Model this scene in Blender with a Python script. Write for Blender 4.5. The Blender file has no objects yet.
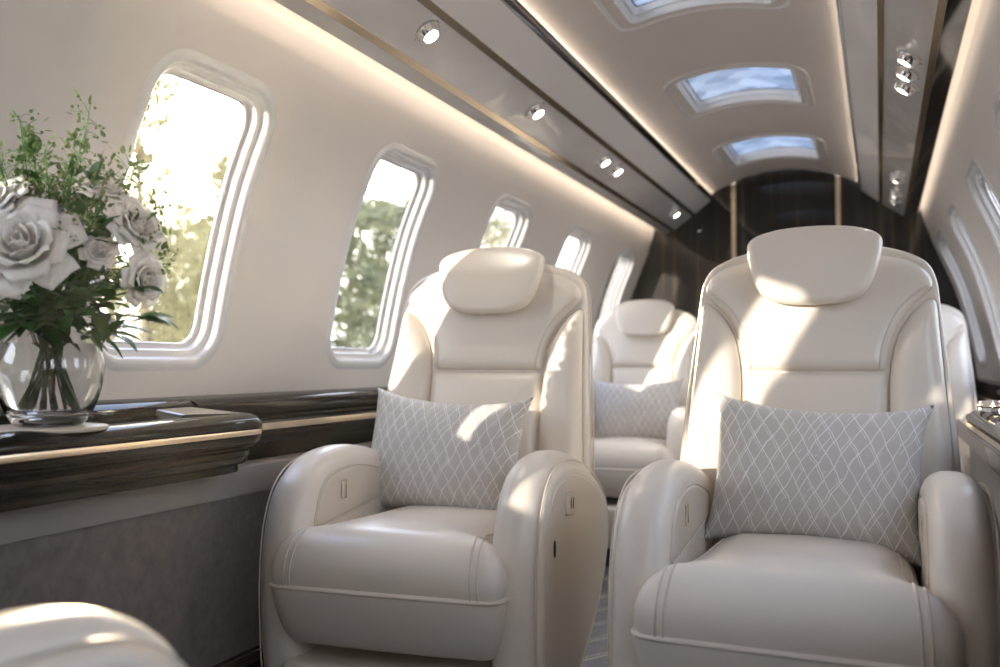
import bpy, bmesh, math, random
import numpy as np
from mathutils import Vector, Matrix, noise
from mathutils.bvhtree import BVHTree
R = math.radians
sc = bpy.context.scene
COL = sc.collection
random.seed(7)

# ------------------------------------------------------------------ materials
def new_mat(name):
    m = bpy.data.materials.new(name); m.use_nodes = True
    nt = m.node_tree
    return m, nt, nt.nodes['Principled BSDF']

def N(nt, kind, **kw):
    n = nt.nodes.new(kind)
    for k, v in kw.items():
        if k.startswith('i_'):
            key = k[2:]
            key = int(key) if key.isdigit() else key.replace('_', ' ')
            n.inputs[key].default_value = v
        else:
            setattr(n, k, v)
    return n

def L(nt, a, b): nt.links.new(a, b)

def pbr(name, col, rough=.5, metal=0, coat=0, spec=.5, coat_rough=.05, **kw):
    m, nt, b = new_mat(name)
    b.inputs['Base Color'].default_value = (*col, 1)
    b.inputs['Roughness'].default_value = rough
    b.inputs['Metallic'].default_value = metal
    b.inputs['Coat Weight'].default_value = coat
    b.inputs['Coat Roughness'].default_value = coat_rough
    b.inputs['Specular IOR Level'].default_value = spec
    for k, v in kw.items(): b.inputs[k.replace('_', ' ')].default_value = v
    return m

def add_bump(m, scale, strength, dist=.001, detail=3, kind='noise', stretch=(1, 1, 1)):
    nt = m.node_tree; b = nt.nodes['Principled BSDF']
    tc = N(nt, 'ShaderNodeTexCoord'); mp = N(nt, 'ShaderNodeMapping'); mp.inputs['Scale'].default_value = stretch
    L(nt, tc.outputs['Object'], mp.inputs['Vector'])
    if kind == 'noise':
        t = N(nt, 'ShaderNodeTexNoise'); t.inputs['Scale'].default_value = scale; t.inputs['Detail'].default_value = detail
        out = t.outputs['Fac']
    else:
        t = N(nt, 'ShaderNodeTexVoronoi'); t.inputs['Scale'].default_value = scale; out = t.outputs['Distance']
    L(nt, mp.outputs['Vector'], t.inputs['Vector'])
    bp = N(nt, 'ShaderNodeBump'); bp.inputs['Strength'].default_value = strength; bp.inputs['Distance'].default_value = dist
    L(nt, out, bp.inputs['Height']); L(nt, bp.outputs['Normal'], b.inputs['Normal'])
    return m

M = {}
M['leather'] = add_bump(pbr('cream_leather', (.75, .685, .60), .32, coat=.15, coat_rough=.25, spec=.5), 420, .12, .0006, kind='voronoi')
M['leather_seam'] = pbr('cream_leather_piping', (.64, .575, .495), .42)
M['leather_panel'] = add_bump(pbr('taupe_leather_panel', (.62, .555, .47), .32, coat=.15, coat_rough=.2), 420, .1, .0005, kind='voronoi')
M['wall'] = add_bump(pbr('warm_white_wall_lining', (.77, .725, .68), .42, coat=.08, coat_rough=.3), 90, .04, .0006)
M['ceiling'] = pbr('warm_white_ceiling_lining', (.66, .61, .57), .45)
M['frame_white'] = pbr('white_window_frame', (.78, .77, .76), .26, coat=.3)
M['soffit_matte'] = pbr('satin_grey_panel', (.90, .87, .84), .4, coat=.1, coat_rough=.15)
M['chrome'] = pbr('chrome', (.82, .80, .77), .08, 1)
M['gold'] = pbr('champagne_gold', (.86, .72, .54), .22, 1)
M['black_gloss'] = pbr('black_gloss_strip', (.012, .010, .009), .1, coat=1)
M['rubber'] = pbr('dark_rubber', (.02, .02, .02), .6)
M['coaster'] = pbr('beige_leather_mat', (.55, .47, .38), .5)
M['stem'] = pbr('green_stem', (.07, .20, .035), .45)
M['bark'] = add_bump(pbr('tree_bark', (.20, .15, .10), .9), 12, .5, .03)

def glossy_pearl():
    m = pbr('pearl_grey_lacquer', (.80, .77, .745), .22, coat=.8, coat_rough=.05)
    nt = m.node_tree; b = nt.nodes['Principled BSDF']
    tc = N(nt, 'ShaderNodeTexCoord')
    t = N(nt, 'ShaderNodeTexNoise', i_Scale=3.2, i_Detail=2.0, i_Distortion=1.2)
    mp = N(nt, 'ShaderNodeMapping'); mp.inputs['Scale'].default_value = (1.6, .7, 1.6)
    L(nt, tc.outputs['Object'], mp.inputs['Vector']); L(nt, mp.outputs['Vector'], t.inputs['Vector'])
    cr = N(nt, 'ShaderNodeValToRGB')
    cr.color_ramp.elements[0].position = .35; cr.color_ramp.elements[0].color = (.80, .77, .745, 1)
    cr.color_ramp.elements[1].position = .7; cr.color_ramp.elements[1].color = (.90, .875, .85, 1)
    L(nt, t.outputs['Fac'], cr.inputs['Fac']); L(nt, cr.outputs['Color'], b.inputs['Base Color'])
    bp = N(nt, 'ShaderNodeBump', i_Strength=.5, i_Distance=.02)
    L(nt, t.outputs['Fac'], bp.inputs['Height']); L(nt, bp.outputs['Normal'], b.inputs['Coat Normal'])
    return m
M['pearl'] = glossy_pearl()

def ebony(name, scale, base=(.012, .009, .007), vein=(.11, .075, .045), rough=.12, lo=.52, hi=.72):
    m = pbr(name, base, .35, coat=.4, coat_rough=rough * .3, spec=.1)
    nt = m.node_tree; b = nt.nodes['Principled BSDF']
    tc = N(nt, 'ShaderNodeTexCoord'); mp = N(nt, 'ShaderNodeMapping'); mp.inputs['Scale'].default_value = scale
    L(nt, tc.outputs['Object'], mp.inputs['Vector'])
    t = N(nt, 'ShaderNodeTexNoise', i_Scale=1.0, i_Detail=5.0, i_Roughness=.6)
    L(nt, mp.outputs['Vector'], t.inputs['Vector'])
    cr = N(nt, 'ShaderNodeValToRGB')
    cr.color_ramp.elements[0].position = lo; cr.color_ramp.elements[0].color = (*base, 1)
    cr.color_ramp.elements[1].position = hi; cr.color_ramp.elements[1].color = (*vein, 1)
    L(nt, t.outputs['Fac'], cr.inputs['Fac']); L(nt, cr.outputs['Color'], b.inputs['Base Color'])
    return m
M['ebony_ledge'] = ebony('ebony_lacquer_lengthwise', (60, 1.2, 60), vein=(.042, .027, .018))
_nt = M['ebony_ledge'].node_tree; _b = _nt.nodes['Principled BSDF']
_b.inputs['Coat Weight'].default_value = .55; _b.inputs['Specular IOR Level'].default_value = 0; _b.inputs['Coat Roughness'].default_value = .02
_bp = N(_nt, 'ShaderNodeBump', i_Strength=.3, i_Distance=.0015)
L(_nt, [n for n in _nt.nodes if n.type == 'TEX_NOISE'][0].outputs['Fac'], _bp.inputs['Height']); L(_nt, _bp.outputs[0], _b.inputs['Coat Normal'])
M['ebony_wall'] = ebony('ebony_lacquer_upright', (34, 34, .6), vein=(.11, .072, .042), lo=.53, hi=.78); M['ebony_wall'].node_tree.nodes['Principled BSDF'].inputs['Coat Weight'].default_value = .7

def suede():
    m = pbr('taupe_suede', (.30, .26, .235), .85, spec=.2)
    nt = m.node_tree; b = nt.nodes['Principled BSDF']
    b.inputs['Sheen Weight'].default_value = .3
    tc = N(nt, 'ShaderNodeTexCoord'); mp = N(nt, 'ShaderNodeMapping'); mp.inputs['Scale'].default_value = (1, 1, .8)
    mp.inputs['Rotation'].default_value = (R(35), 0, 0)
    L(nt, tc.outputs['Object'], mp.inputs['Vector'])
    t = N(nt, 'ShaderNodeTexNoise', i_Scale=38.0, i_Detail=6.0, i_Roughness=.65)
    L(nt, mp.outputs['Vector'], t.inputs['Vector'])
    cr = N(nt, 'ShaderNodeValToRGB')
    cr.color_ramp.elements[0].position = .3; cr.color_ramp.elements[0].color = (.125, .108, .098, 1)
    cr.color_ramp.elements[1].position = .75; cr.color_ramp.elements[1].color = (.20, .175, .16, 1)
    L(nt, t.outputs['Fac'], cr.inputs['Fac']); L(nt, cr.outputs['Color'], b.inputs['Base Color'])
    bp = N(nt, 'ShaderNodeBump', i_Strength=.25, i_Distance=.001)
    L(nt, t.outputs['Fac'], bp.inputs['Height']); L(nt, bp.outputs['Normal'], b.inputs['Normal'])
    return m
M['suede'] = suede()
M['suede_light'] = pbr('pale_grey_leather_band', (.25, .222, .205), .6)

def emission(name, col, strength):
    m = bpy.data.materials.new(name); m.use_nodes = True
    nt = m.node_tree; nt.nodes.clear()
    e = N(nt, 'ShaderNodeEmission'); e.inputs['Color'].default_value = (*col, 1); e.inputs['Strength'].default_value = strength
    o = N(nt, 'ShaderNodeOutputMaterial'); L(nt, e.outputs[0], o.inputs[0])
    return m
M['cove'] = emission('cove_light', (1, .83, .66), 15)
M['cove_wall'] = emission('wall_cove_light', (1, .83, .66), 6)
M['cove_right'] = emission('right_wall_cove_light', (1, .83, .66), 2.2)
M['lamp'] = emission('downlight_lens', (1, .93, .82), 22)

def glass_thin():
    m = bpy.data.materials.new('window_pane_clear'); m.use_nodes = True
    nt = m.node_tree; nt.nodes.clear()
    tr = N(nt, 'ShaderNodeBsdfTransparent'); tr.inputs[0].default_value = (.97, .98, 1, 1)
    gl = N(nt, 'ShaderNodeBsdfGlossy'); gl.inputs['Roughness'].default_value = .02
    fr = N(nt, 'ShaderNodeFresnel', i_IOR=1.06); mx = N(nt, 'ShaderNodeMixShader'); o = N(nt, 'ShaderNodeOutputMaterial')
    L(nt, fr.outputs[0], mx.inputs[0]); L(nt, tr.outputs[0], mx.inputs[1]); L(nt, gl.outputs[0], mx.inputs[2]); L(nt, mx.outputs[0], o.inputs[0])
    return m
M['pane'] = glass_thin()

def skylight_glass():
    m = bpy.data.materials.new('faceted_blue_skylight_pane'); m.use_nodes = True
    nt = m.node_tree; nt.nodes.clear()
    tc = N(nt, 'ShaderNodeTexCoord'); mp = N(nt, 'ShaderNodeMapping'); mp.inputs['Rotation'].default_value = (0, 0, R(45))
    L(nt, tc.outputs['Object'], mp.inputs['Vector'])
    v = N(nt, 'ShaderNodeTexVoronoi', i_Scale=13.0, i_Randomness=.35)
    v.distance = 'MANHATTAN'
    L(nt, mp.outputs[0], v.inputs['Vector'])
    ns = N(nt, 'ShaderNodeTexNoise', i_Scale=9.0, i_Detail=3.0)
    L(nt, tc.outputs['Object'], ns.inputs['Vector'])
    sep = N(nt, 'ShaderNodeSeparateColor'); L(nt, v.outputs['Color'], sep.inputs[0])
    ad = N(nt, 'ShaderNodeMath', operation='ADD'); L(nt, sep.outputs[0], ad.inputs[0]); L(nt, ns.outputs['Fac'], ad.inputs[1])
    cr = N(nt, 'ShaderNodeValToRGB')
    cr.color_ramp.elements[0].position = .1; cr.color_ramp.elements[0].color = (.07, .085, .115, 1)
    cr.color_ramp.elements[1].position = .9; cr.color_ramp.elements[1].color = (.14, .16, .195, 1)
    L(nt, sep.outputs[0], cr.inputs['Fac'])
    tr = N(nt, 'ShaderNodeBsdfTransparent'); L(nt, cr.outputs[0], tr.inputs[0])
    gl = N(nt, 'ShaderNodeBsdfGlossy'); gl.inputs['Roughness'].default_value = .1
    mx = N(nt, 'ShaderNodeMixShader'); mx.inputs[0].default_value = .06
    o = N(nt, 'ShaderNodeOutputMaterial')
    L(nt, tr.outputs[0], mx.inputs[1]); L(nt, gl.outputs[0], mx.inputs[2]); L(nt, mx.outputs[0], o.inputs[0])
    return m
M['sky_pane'] = skylight_glass()
M['vase_glass'] = pbr('clear_glass', (1, 1, 1), .0, spec=.5, Transmission_Weight=1.0, IOR=1.45)
M['water'] = pbr('water', (.97, .99, .98), .0, Transmission_Weight=1.0, IOR=1.33)

def leaf_mat(name, c1, c2, trans=.35, rough=.45, scale=6):
    m, nt, b = new_mat(name)
    tc = N(nt, 'ShaderNodeTexCoord')
    t = N(nt, 'ShaderNodeTexNoise', i_Scale=float(scale), i_Detail=2.0); L(nt, tc.outputs['Object'], t.inputs['Vector'])
    cr = N(nt, 'ShaderNodeValToRGB')
    cr.color_ramp.elements[0].position = .35; cr.color_ramp.elements[0].color = (*c1, 1)
    cr.color_ramp.elements[1].position = .65; cr.color_ramp.elements[1].color = (*c2, 1)
    L(nt, t.outputs['Fac'], cr.inputs['Fac'])
    L(nt, cr.outputs[0], b.inputs['Base Color']); b.inputs['Roughness'].default_value = rough
    tl = N(nt, 'ShaderNodeBsdfTranslucent'); L(nt, cr.outputs[0], tl.inputs[0])
    mx = N(nt, 'ShaderNodeMixShader'); mx.inputs[0].default_value = trans
    L(nt, b.outputs[0], mx.inputs[1]); L(nt, tl.outputs[0], mx.inputs[2]); L(nt, mx.outputs[0], nt.nodes['Material Output'].inputs[0])
    return m
M['leaf'] = leaf_mat('dark_green_leaf', (.02, .07, .012), (.055, .15, .03), .25, .35, 14)
M['sprig'] = leaf_mat('light_green_sprig', (.10, .17, .045), (.20, .28, .10), .3, .6, 14)
M['petal'] = leaf_mat('white_rose_petal', (.76, .735, .71), (.84, .82, .79), .3, .5, 20)
M['petal_blue'] = leaf_mat('pale_lilac_petal', (.62, .62, .72), (.74, .74, .80), .3, .5, 20)
M['tree_leaf_a'] = leaf_mat('birch_leaves', (.20, .19, .08), (.40, .37, .20), .5, .6, 1.2)
M['tree_leaf_b'] = leaf_mat('conifer_needles', (.13, .14, .075), (.30, .30, .17), .45, .7, 1.0)

def pillow_mat():
    m, nt, b = new_mat('silver_lattice_jacquard')
    uv = N(nt, 'ShaderNodeUVMap')
    ns = N(nt, 'ShaderNodeTexNoise', i_Scale=7.0, i_Detail=3.0)
    L(nt, uv.outputs[0], ns.inputs['Vector'])
    sub = N(nt, 'ShaderNodeVectorMath', operation='SUBTRACT'); sub.inputs[1].default_value = (.5, .5, .5)
    L(nt, ns.outputs['Color'], sub.inputs[0])
    scl = N(nt, 'ShaderNodeVectorMath', operation='SCALE'); scl.inputs['Scale'].default_value = .04
    L(nt, sub.outputs[0], scl.inputs[0])
    add = N(nt, 'ShaderNodeVectorMath', operation='ADD'); L(nt, uv.outputs[0], add.inputs[0]); L(nt, scl.outputs[0], add.inputs[1])
    sx = N(nt, 'ShaderNodeSeparateXYZ'); L(nt, add.outputs[0], sx.inputs[0])
    def M2(op, a, bb, c=None):
        n = N(nt, 'ShaderNodeMath', operation=op)
        for i, v in enumerate((a, bb)):
            if v is None: continue
            if isinstance(v, (int, float)): n.inputs[i].default_value = v
            else: L(nt, v, n.inputs[i])
        return n.outputs[0]
    U, V = sx.outputs[0], sx.outputs[1]
    lines = None
    # two families of crossing threads, each thread doubled here and there
    for (a, bq, off) in ((13.0, 7.6, 0), (13.0, -7.6, .37), (13.0, 7.6, .16), (11.0, -7.0, .6)):
        s = M2('ADD', M2('ADD', M2('MULTIPLY', U, a), M2('MULTIPLY', V, bq)), off)
        f = M2('ABSOLUTE', M2('SUBTRACT', M2('FRACT', s, None), .5), None)
        w = .028 if off in (0, .37) else .018
        l = M2('LESS_THAN', f, w)
        if off not in (0, .37):
            n2 = N(nt, 'ShaderNodeTexNoise', i_Scale=5.0 + off * 9); L(nt, uv.outputs[0], n2.inputs['Vector'])
            l = M2('MULTIPLY', l, M2('GREATER_THAN', n2.outputs['Fac'], .5))
        lines = l if lines is None else M2('MAXIMUM', lines, l)
    # fine woven ground
    wv = M2('MULTIPLY', M2('SINE', M2('MULTIPLY', U, 820.0), None), M2('SINE', M2('MULTIPLY', V, 560.0), None))
    n3 = N(nt, 'ShaderNodeTexNoise', i_Scale=60.0, i_Detail=2.0); L(nt, uv.outputs[0], n3.inputs['Vector'])
    brk = M2('MULTIPLY', lines, M2('ADD', M2('MULTIPLY', n3.outputs['Fac'], 1.3), .4))
    mix = N(nt, 'ShaderNodeMix', data_type='RGBA')
    mix.inputs[6].default_value = (.54, .515, .485, 1); mix.inputs[7].default_value = (.90, .89, .87, 1)
    L(nt, brk, mix.inputs[0])
    L(nt, mix.outputs[2], b.inputs['Base Color'])
    b.inputs['Roughness'].default_value = .48; b.inputs['Sheen Weight'].default_value = .25
    h = M2('ADD', M2('MULTIPLY', lines, .8), M2('MULTIPLY', wv, .38))
    bp = N(nt, 'ShaderNodeBump', i_Strength=.55, i_Distance=.0015)
    L(nt, h, bp.inputs['Height']); L(nt, bp.outputs[0], b.inputs['Normal'])
    return m
M['pillow'] = pillow_mat()

def floor_mat():
    m, nt, b = new_mat('grey_chevron_flooring')
    tc = N(nt, 'ShaderNodeTexCoord'); sx = N(nt, 'ShaderNodeSeparateXYZ'); L(nt, tc.outputs['Object'], sx.inputs[0])
    def M2(op, a, bb):
        n = N(nt, 'ShaderNodeMath', operation=op)
        for i, v in enumerate((a, bb)):
            if v is None: continue
            if isinstance(v, (int, float)): n.inputs[i].default_value = v
            else: L(nt, v, n.inputs[i])
        return n.outputs[0]
    X, Y = sx.outputs[0], sx.outputs[1]
    zig = M2('ABSOLUTE', M2('SUBTRACT', M2('FRACT', M2('MULTIPLY', X, 1.0), None), .5), None)
    s = M2('ADD', M2('MULTIPLY', Y, 4.2), M2('MULTIPLY', zig, 6.5))
    f = M2('FRACT', s, None)
    line = M2('LESS_THAN', f, .07)
    line2 = M2('MULTIPLY', M2('GREATER_THAN', f, .16), M2('LESS_THAN', f, .2))
    t = N(nt, 'ShaderNodeTexNoise', i_Scale=30.0, i_Detail=5.0); mp = N(nt, 'ShaderNodeMapping'); mp.inputs['Scale'].default_value = (1, .25, 1); mp.inputs['Rotation'].default_value = (0, 0, R(50))
    L(nt, tc.outputs['Object'], mp.inputs[0]); L(nt, mp.outputs[0], t.inputs['Vector'])
    cr = N(nt, 'ShaderNodeValToRGB')
    cr.color_ramp.elements[0].position = .3; cr.color_ramp.elements[0].color = (.10, .10, .105, 1)
    cr.color_ramp.elements[1].position = .7; cr.color_ramp.elements[1].color = (.17, .17, .175, 1)
    L(nt, t.outputs['Fac'], cr.inputs['Fac'])
    mix = N(nt, 'ShaderNodeMix', data_type='RGBA'); mix.inputs[7].default_value = (.42, .37, .30, 1)
    L(nt, M2('MAXIMUM', line, line2), mix.inputs[0]); L(nt, cr.outputs[0], mix.inputs[6])
    L(nt, mix.outputs[2], b.inputs['Base Color']); b.inputs['Roughness'].default_value = .4
    return m
M['floor'] = floor_mat()
M['bounce_ground'] = leaf_mat('pale_bounce_ground', (.32, .30, .27), (.42, .395, .36), .0, .9, .6)  # unseen ground, coloured pale to bounce light up onto the soffits

# ------------------------------------------------------------------ mesh helpers
def mesh_obj(name, verts, faces, mat, parent=None, smooth=True, angle=50, merge=0, uvs=None):
    me = bpy.data.meshes.new(name)
    bm = bmesh.new()
    vs = [bm.verts.new(tuple(float(c) for c in v)) for v in verts]
    uvl = bm.loops.layers.uv.new('UVMap') if uvs is not None else None
    for f in faces:
        if len(set(f)) < 3: continue
        try:
            fc = bm.faces.new([vs[i] for i in f])
            if uvl is not None:
                for lp, i in zip(fc.loops, f): lp[uvl].uv = uvs[i]
        except ValueError: pass
    if merge: bmesh.ops.remove_doubles(bm, verts=bm.verts, dist=merge)
    bmesh.ops.recalc_face_normals(bm, faces=bm.faces)
    bm.to_mesh(me); bm.free()
    if smooth:
        me.shade_smooth()
        me.set_sharp_from_angle(angle=R(angle))
    mats = mat if isinstance(mat, (list, tuple)) else [mat]
    for mm in mats: me.materials.append(mm)
    o = bpy.data.objects.new(name, me); COL.objects.link(o)
    if parent is not None: o.parent = parent
    return o

def tag(o, label=None, cat=None, group=None, kind=None):
    if label: o['label'] = label
    if cat: o['category'] = cat
    if group: o['group'] = group
    if kind: o['kind'] = kind
    return o

def empty(name, loc=(0, 0, 0), rz=0, **kw):
    o = bpy.data.objects.new(name, None); COL.objects.link(o)
    o.empty_display_size = .05
    o.location = loc; o.rotation_euler = (0, 0, rz)
    return tag(o, **kw)

def copy_tree(o, parent=None):
    c = o.copy(); COL.objects.link(c); c.parent = parent
    for ch in list(o.children): copy_tree(ch, c)
    return c

def catmull(pts, n, closed=True):
    P = [np.array(p, float) for p in pts]; k = len(P); out = []
    segs = k if closed else k - 1
    for i in range(segs):
        if closed: p0, p1, p2, p3 = P[(i - 1) % k], P[i], P[(i + 1) % k], P[(i + 2) % k]
        else: p0, p1, p2, p3 = P[max(i - 1, 0)], P[i], P[i + 1], P[min(i + 2, k - 1)]
        for j in range(n):
            t = j / n
            out.append(.5 * ((2 * p1) + (-p0 + p2) * t + (2 * p0 - 5 * p1 + 4 * p2 - p3) * t * t + (-p0 + 3 * p1 - 3 * p2 + p3) * t ** 3))
    if not closed: out.append(P[-1])
    return out

def resample(pts, n, closed=True):
    P = np.array(pts); Q = np.vstack([P, P[:1]]) if closed else P
    d = np.r_[0, np.cumsum(np.linalg.norm(np.diff(Q, axis=0), axis=1))]
    t = np.linspace(0, d[-1], n + 1)[:-1] if closed else np.linspace(0, d[-1], n)
    return np.stack([np.interp(t, d, Q[:, i]) for i in range(P.shape[1])], 1)

def seg_dist(P, A):
    """distance of each point in P to the closed polyline A"""
    B = np.roll(A, -1, 0); AB = B - A
    d = P[:, None, :] - A[None]
    t = np.clip((d * AB[None]).sum(2) / np.maximum((AB ** 2).sum(1)[None], 1e-12), 0, 1)
    q = d - t[..., None] * AB[None]
    return np.sqrt((q ** 2).sum(2)).min(1)

def pad(name, outline, mapf, mat, parent, H=.03, r=.03, back=.02, rb=None, crown=0., spine=None, n=110, smooth=6, power=2., grooves=None, raw=False):
    """upholstered pad: outline in (u,v); front rises by H with an edge radius r; the back goes to -back with its own edge radius rb"""
    O = resample(catmull(outline, smooth), n) if not raw else resample(outline, n)
    if spine is None:
        c = O.mean(0); S = np.repeat(c[None], n, 0)
    else:
        a, b = np.array(spine[0], float), np.array(spine[1], float); ab = b - a
        t = np.clip(((O - a) @ ab) / max(ab @ ab, 1e-9), 0, 1); S = a + t[:, None] * ab
    D = np.linalg.norm(O - S, axis=1)
    def rings(rr):
        out = []
        for k in (0, .03, .1, .22, .4, .62, .85, 1.1):
            dl = np.minimum(rr * k, D * .8); out.append(O + (S - O) * (dl / D)[:, None])
        base = out[-1]
        for k in (.18, .36, .54, .72, .88, 1.0): out.append(base + (S - base) * k)
        return out
    verts, faces = [], []
    def surf(rr, hh, sign, crown):
        rows = []
        for q in rings(rr):
            d = seg_dist(q, O)
            x = np.clip(d / rr, 0, 1)
            h = hh * (1 - (1 - x) ** power) ** (1 / power)
            h = h + crown * (1 - np.exp(-d / (rr * 2.2)))
            if grooves is not None and sign > 0: h = h - grooves(q[:, 0], q[:, 1]) 
            row = []
            for (u, v), hv in zip(q, h):
                row.append(len(verts)); verts.append(mapf(u, v, sign * hv))
            rows.append(row)
        return rows
    F = surf(r, H, 1, crown)
    for a, b in zip(F[:-1], F[1:]):
        for i in range(n): j = (i + 1) % n; faces.append((a[i], a[j], b[j], b[i]))
    if rb:
        Bk = surf(rb, back, -1, 0)
        Bk[0] = F[0] if True else Bk[0]
        for a, b in zip(Bk[:-1], Bk[1:]):
            for i in range(n): j = (i + 1) % n; faces.append((a[j], a[i], b[i], b[j]))
    else:
        row = []
        for u, v in O: row.append(len(verts)); verts.append(mapf(u, v, -back))
        for i in range(n): j = (i + 1) % n; faces.append((F[0][j], F[0][i], row[i], row[j]))
        faces.append(tuple(row))
    return mesh_obj(name, verts, faces, mat, parent, merge=1e-5, angle=70)

def tube_geo(path, r, closed=False, seg=8, r2=None):
    P = [Vector(p) for p in path]; n = len(P); verts, faces = [], []
    up = Vector((0, 0, 1)); prev = None
    for i in range(n):
        if closed: t = P[(i + 1) % n] - P[i - 1]
        else: t = P[min(i + 1, n - 1)] - P[max(i - 1, 0)]
        t.normalize()
        if prev is None:
            a = t.cross(up)
            if a.length < .1: a = t.cross(Vector((1, 0, 0)))
            a.normalize()
        else:
            a = prev - t * prev.dot(t)
            if a.length < 1e-6: a = t.orthogonal()
            a.normalize()
        prev = a; b = t.cross(a)
        rr = r if r2 is None else r + (r2 - r) * i / (n - 1)
        for k in range(seg):
            th = 2 * math.pi * k / seg
            verts.append(P[i] + (a * math.cos(th) + b * math.sin(th)) * rr)
    m = n if closed else n - 1
    for i in range(m):
        j = (i + 1) % n
        for k in range(seg):
            l = (k + 1) % seg
            faces.append((i * seg + k, i * seg + l, j * seg + l, j * seg + k))
    if not closed:
        faces.append(tuple(range(seg))[::-1]); faces.append(tuple((n - 1) * seg + k for k in range(seg)))
    return verts, faces

def tube(name, path, r, mat, parent=None, closed=False, seg=8, r2=None):
    v, f = tube_geo(path, r, closed, seg, r2)
    return mesh_obj(name, v, f, mat, parent)

class MB:
    def __init__(s): s.v, s.f, s.mi = [], [], []
    def add(s, g):
        b = len(s.v); s.v += [tuple(p) for p in g[0]]; s.f += [tuple(i + b for i in f) for f in g[1]]
        return s
    def build(s, name, mat, parent=None, **kw): return mesh_obj(name, s.v, s.f, mat, parent, **kw)

def extrude_y(name, prof, y0, y1, mat, parent=None, closed=True, caps=True, ny=1, angle=35):
    """prof: list of (x,z), swept along Y"""
    verts, faces = [], []; n = len(prof)
    for k in range(ny + 1):
        y = y0 + (y1 - y0) * k / ny
        for x, z in prof: verts.append((x, y, z))
    for k in range(ny):
        for i in range(n if closed else n - 1):
            j = (i + 1) % n
            faces.append((k * n + i, k * n + j, (k + 1) * n + j, (k + 1) * n + i))
    if closed and caps:
        faces.append(tuple(range(n))); faces.append(tuple(ny * n + i for i in range(n))[::-1])
    return mesh_obj(name, verts, faces, mat, parent, angle=angle)

def lathe_geo(prof, seg=48, c=(0, 0, 0)):
    verts, faces = [], []
    for r_, z in prof:
        for k in range(seg):
            a = 2 * math.pi * k / seg; verts.append((c[0] + r_ * math.cos(a), c[1] + r_ * math.sin(a), c[2] + z))
    for i in range(len(prof) - 1):
        for k in range(seg):
            l = (k + 1) % seg; faces.append((i * seg + k, i * seg + l, (i + 1) * seg + l, (i + 1) * seg + k))
    return verts, faces

def box_geo(x0, x1, y0, y1, z0, z1):
    v = [(x, y, z) for x in (x0, x1) for y in (y0, y1) for z in (z0, z1)]
    f = [(0, 1, 3, 2), (4, 6, 7, 5), (0, 4, 5, 1), (2, 3, 7, 6), (0, 2, 6, 4), (1, 5, 7, 3)]
    return v, f

def bevel(o, w=.003, seg=2):
    m = o.modifiers.new('bevel', 'BEVEL'); m.width = w; m.segments = seg; m.limit_method = 'ANGLE'; m.angle_limit = R(40)
    return o

# ------------------------------------------------------------------ the cabin shell
XC = -.52            # centre line of the cabin
CAM_Z = .885
Y0, Y1 = -1.435, 5.42
prof = [(1.03, .60), (1.0, .78), (.985, .90), (.945, 1.1), (.89, 1.3), (.815, 1.48), (.755, 1.64), (.732, 1.72), (.66, 1.80), (.52, 1.90), (.46, 1.97)]
pz = np.array([p[1] for p in prof]); px_ = np.array([p[0] for p in prof])
_sm = np.array(catmull([(z, h) for h, z in prof], 12, closed=False))
def half(z): return float(np.interp(z, _sm[:, 0], _sm[:, 1]))
def wall_pt(side, y, z, depth=0):
    """depth > 0 goes outward from the cabin"""
    h = half(z); dh = (half(z + .01) - half(z - .01)) / .02
    n = Vector((1, 0, -dh)).normalized()
    return (XC + side * (h + n.x * depth), y, z + n.z * depth)

def rrect(cy, cz, hy, hz, r, n=14):
    out = []
    for (sx, sz, a0) in ((1, 1, 0), (-1, 1, 90), (-1, -1, 180), (1, -1, 270)):
        for k in range(n + 1):
            a = R(a0 + 90 * k / n)
            out.append((cy + sx * (hy - r) + r * math.cos(a), cz + sz * (hz - r) + r * math.sin(a)))
    # add points along the straight sides
    full = []
    for i, p in enumerate(out):
        q = out[(i + 1) % len(out)]
        full.append(p)
        if math.dist(p, q) > .05:
            m = 8
            for k in range(1, m): full.append((p[0] + (q[0] - p[0]) * k / m, p[1] + (q[1] - p[1]) * k / m))
    return full

def holed_bay(b, mp, rect, hole):
    """patch between a rectangle and a hole outline; mp maps the 2-D point to 3-D"""
    y0, y1, z0, z1 = rect
    cy, cz = (y0 + y1) / 2, (z0 + z1) / 2
    hy, hz = (y1 - y0) / 2, (z1 - z0) / 2
    outer = []
    for (y, z) in hole:
        dy, dz = y - cy, z - cz
        t = min(hy / max(abs(dy), 1e-9), hz / max(abs(dz), 1e-9)); outer.append([cy + dy * t, cz + dz * t])
    for cyy in (y0, y1):
        for czz in (z0, z1):
            i = min(range(len(outer)), key=lambda k: math.dist(outer[k], (cyy, czz))); outer[i] = [cyy, czz]
    rows = []; n = len(hole)
    for t in (0, .15, .35, .6, .8, 1):
        rows.append([len(b.v) + k for k in range(n)])
        for (p, q) in zip(hole, outer): b.v.append(mp(p[0] + (q[0] - p[0]) * t, p[1] + (q[1] - p[1]) * t))
    for a, c in zip(rows[:-1], rows[1:]):
        for i in range(n): j = (i + 1) % n; b.f.append((a[i], a[j], c[j], c[i]))

def strip(b, mp, y0, y1, zs, ny=8):
    base = len(b.v)
    for k in range(ny + 1):
        for z in zs: b.v.append(mp(y0 + (y1 - y0) * k / ny, z))
    m = len(zs)
    for k in range(ny):
        for i in range(m - 1): b.f.append((base + k * m + i, base + k * m + i + 1, base + (k + 1) * m + i + 1, base + (k + 1) * m + i))

WZ0, WZ1 = .750, 1.69           # the band of the wall that carries the windows
WCZ, WHZ, WHY, WR = 1.203, .308, .182, .078
WC = [1.575 + .86 * k for k in range(-3, 5)]

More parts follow.
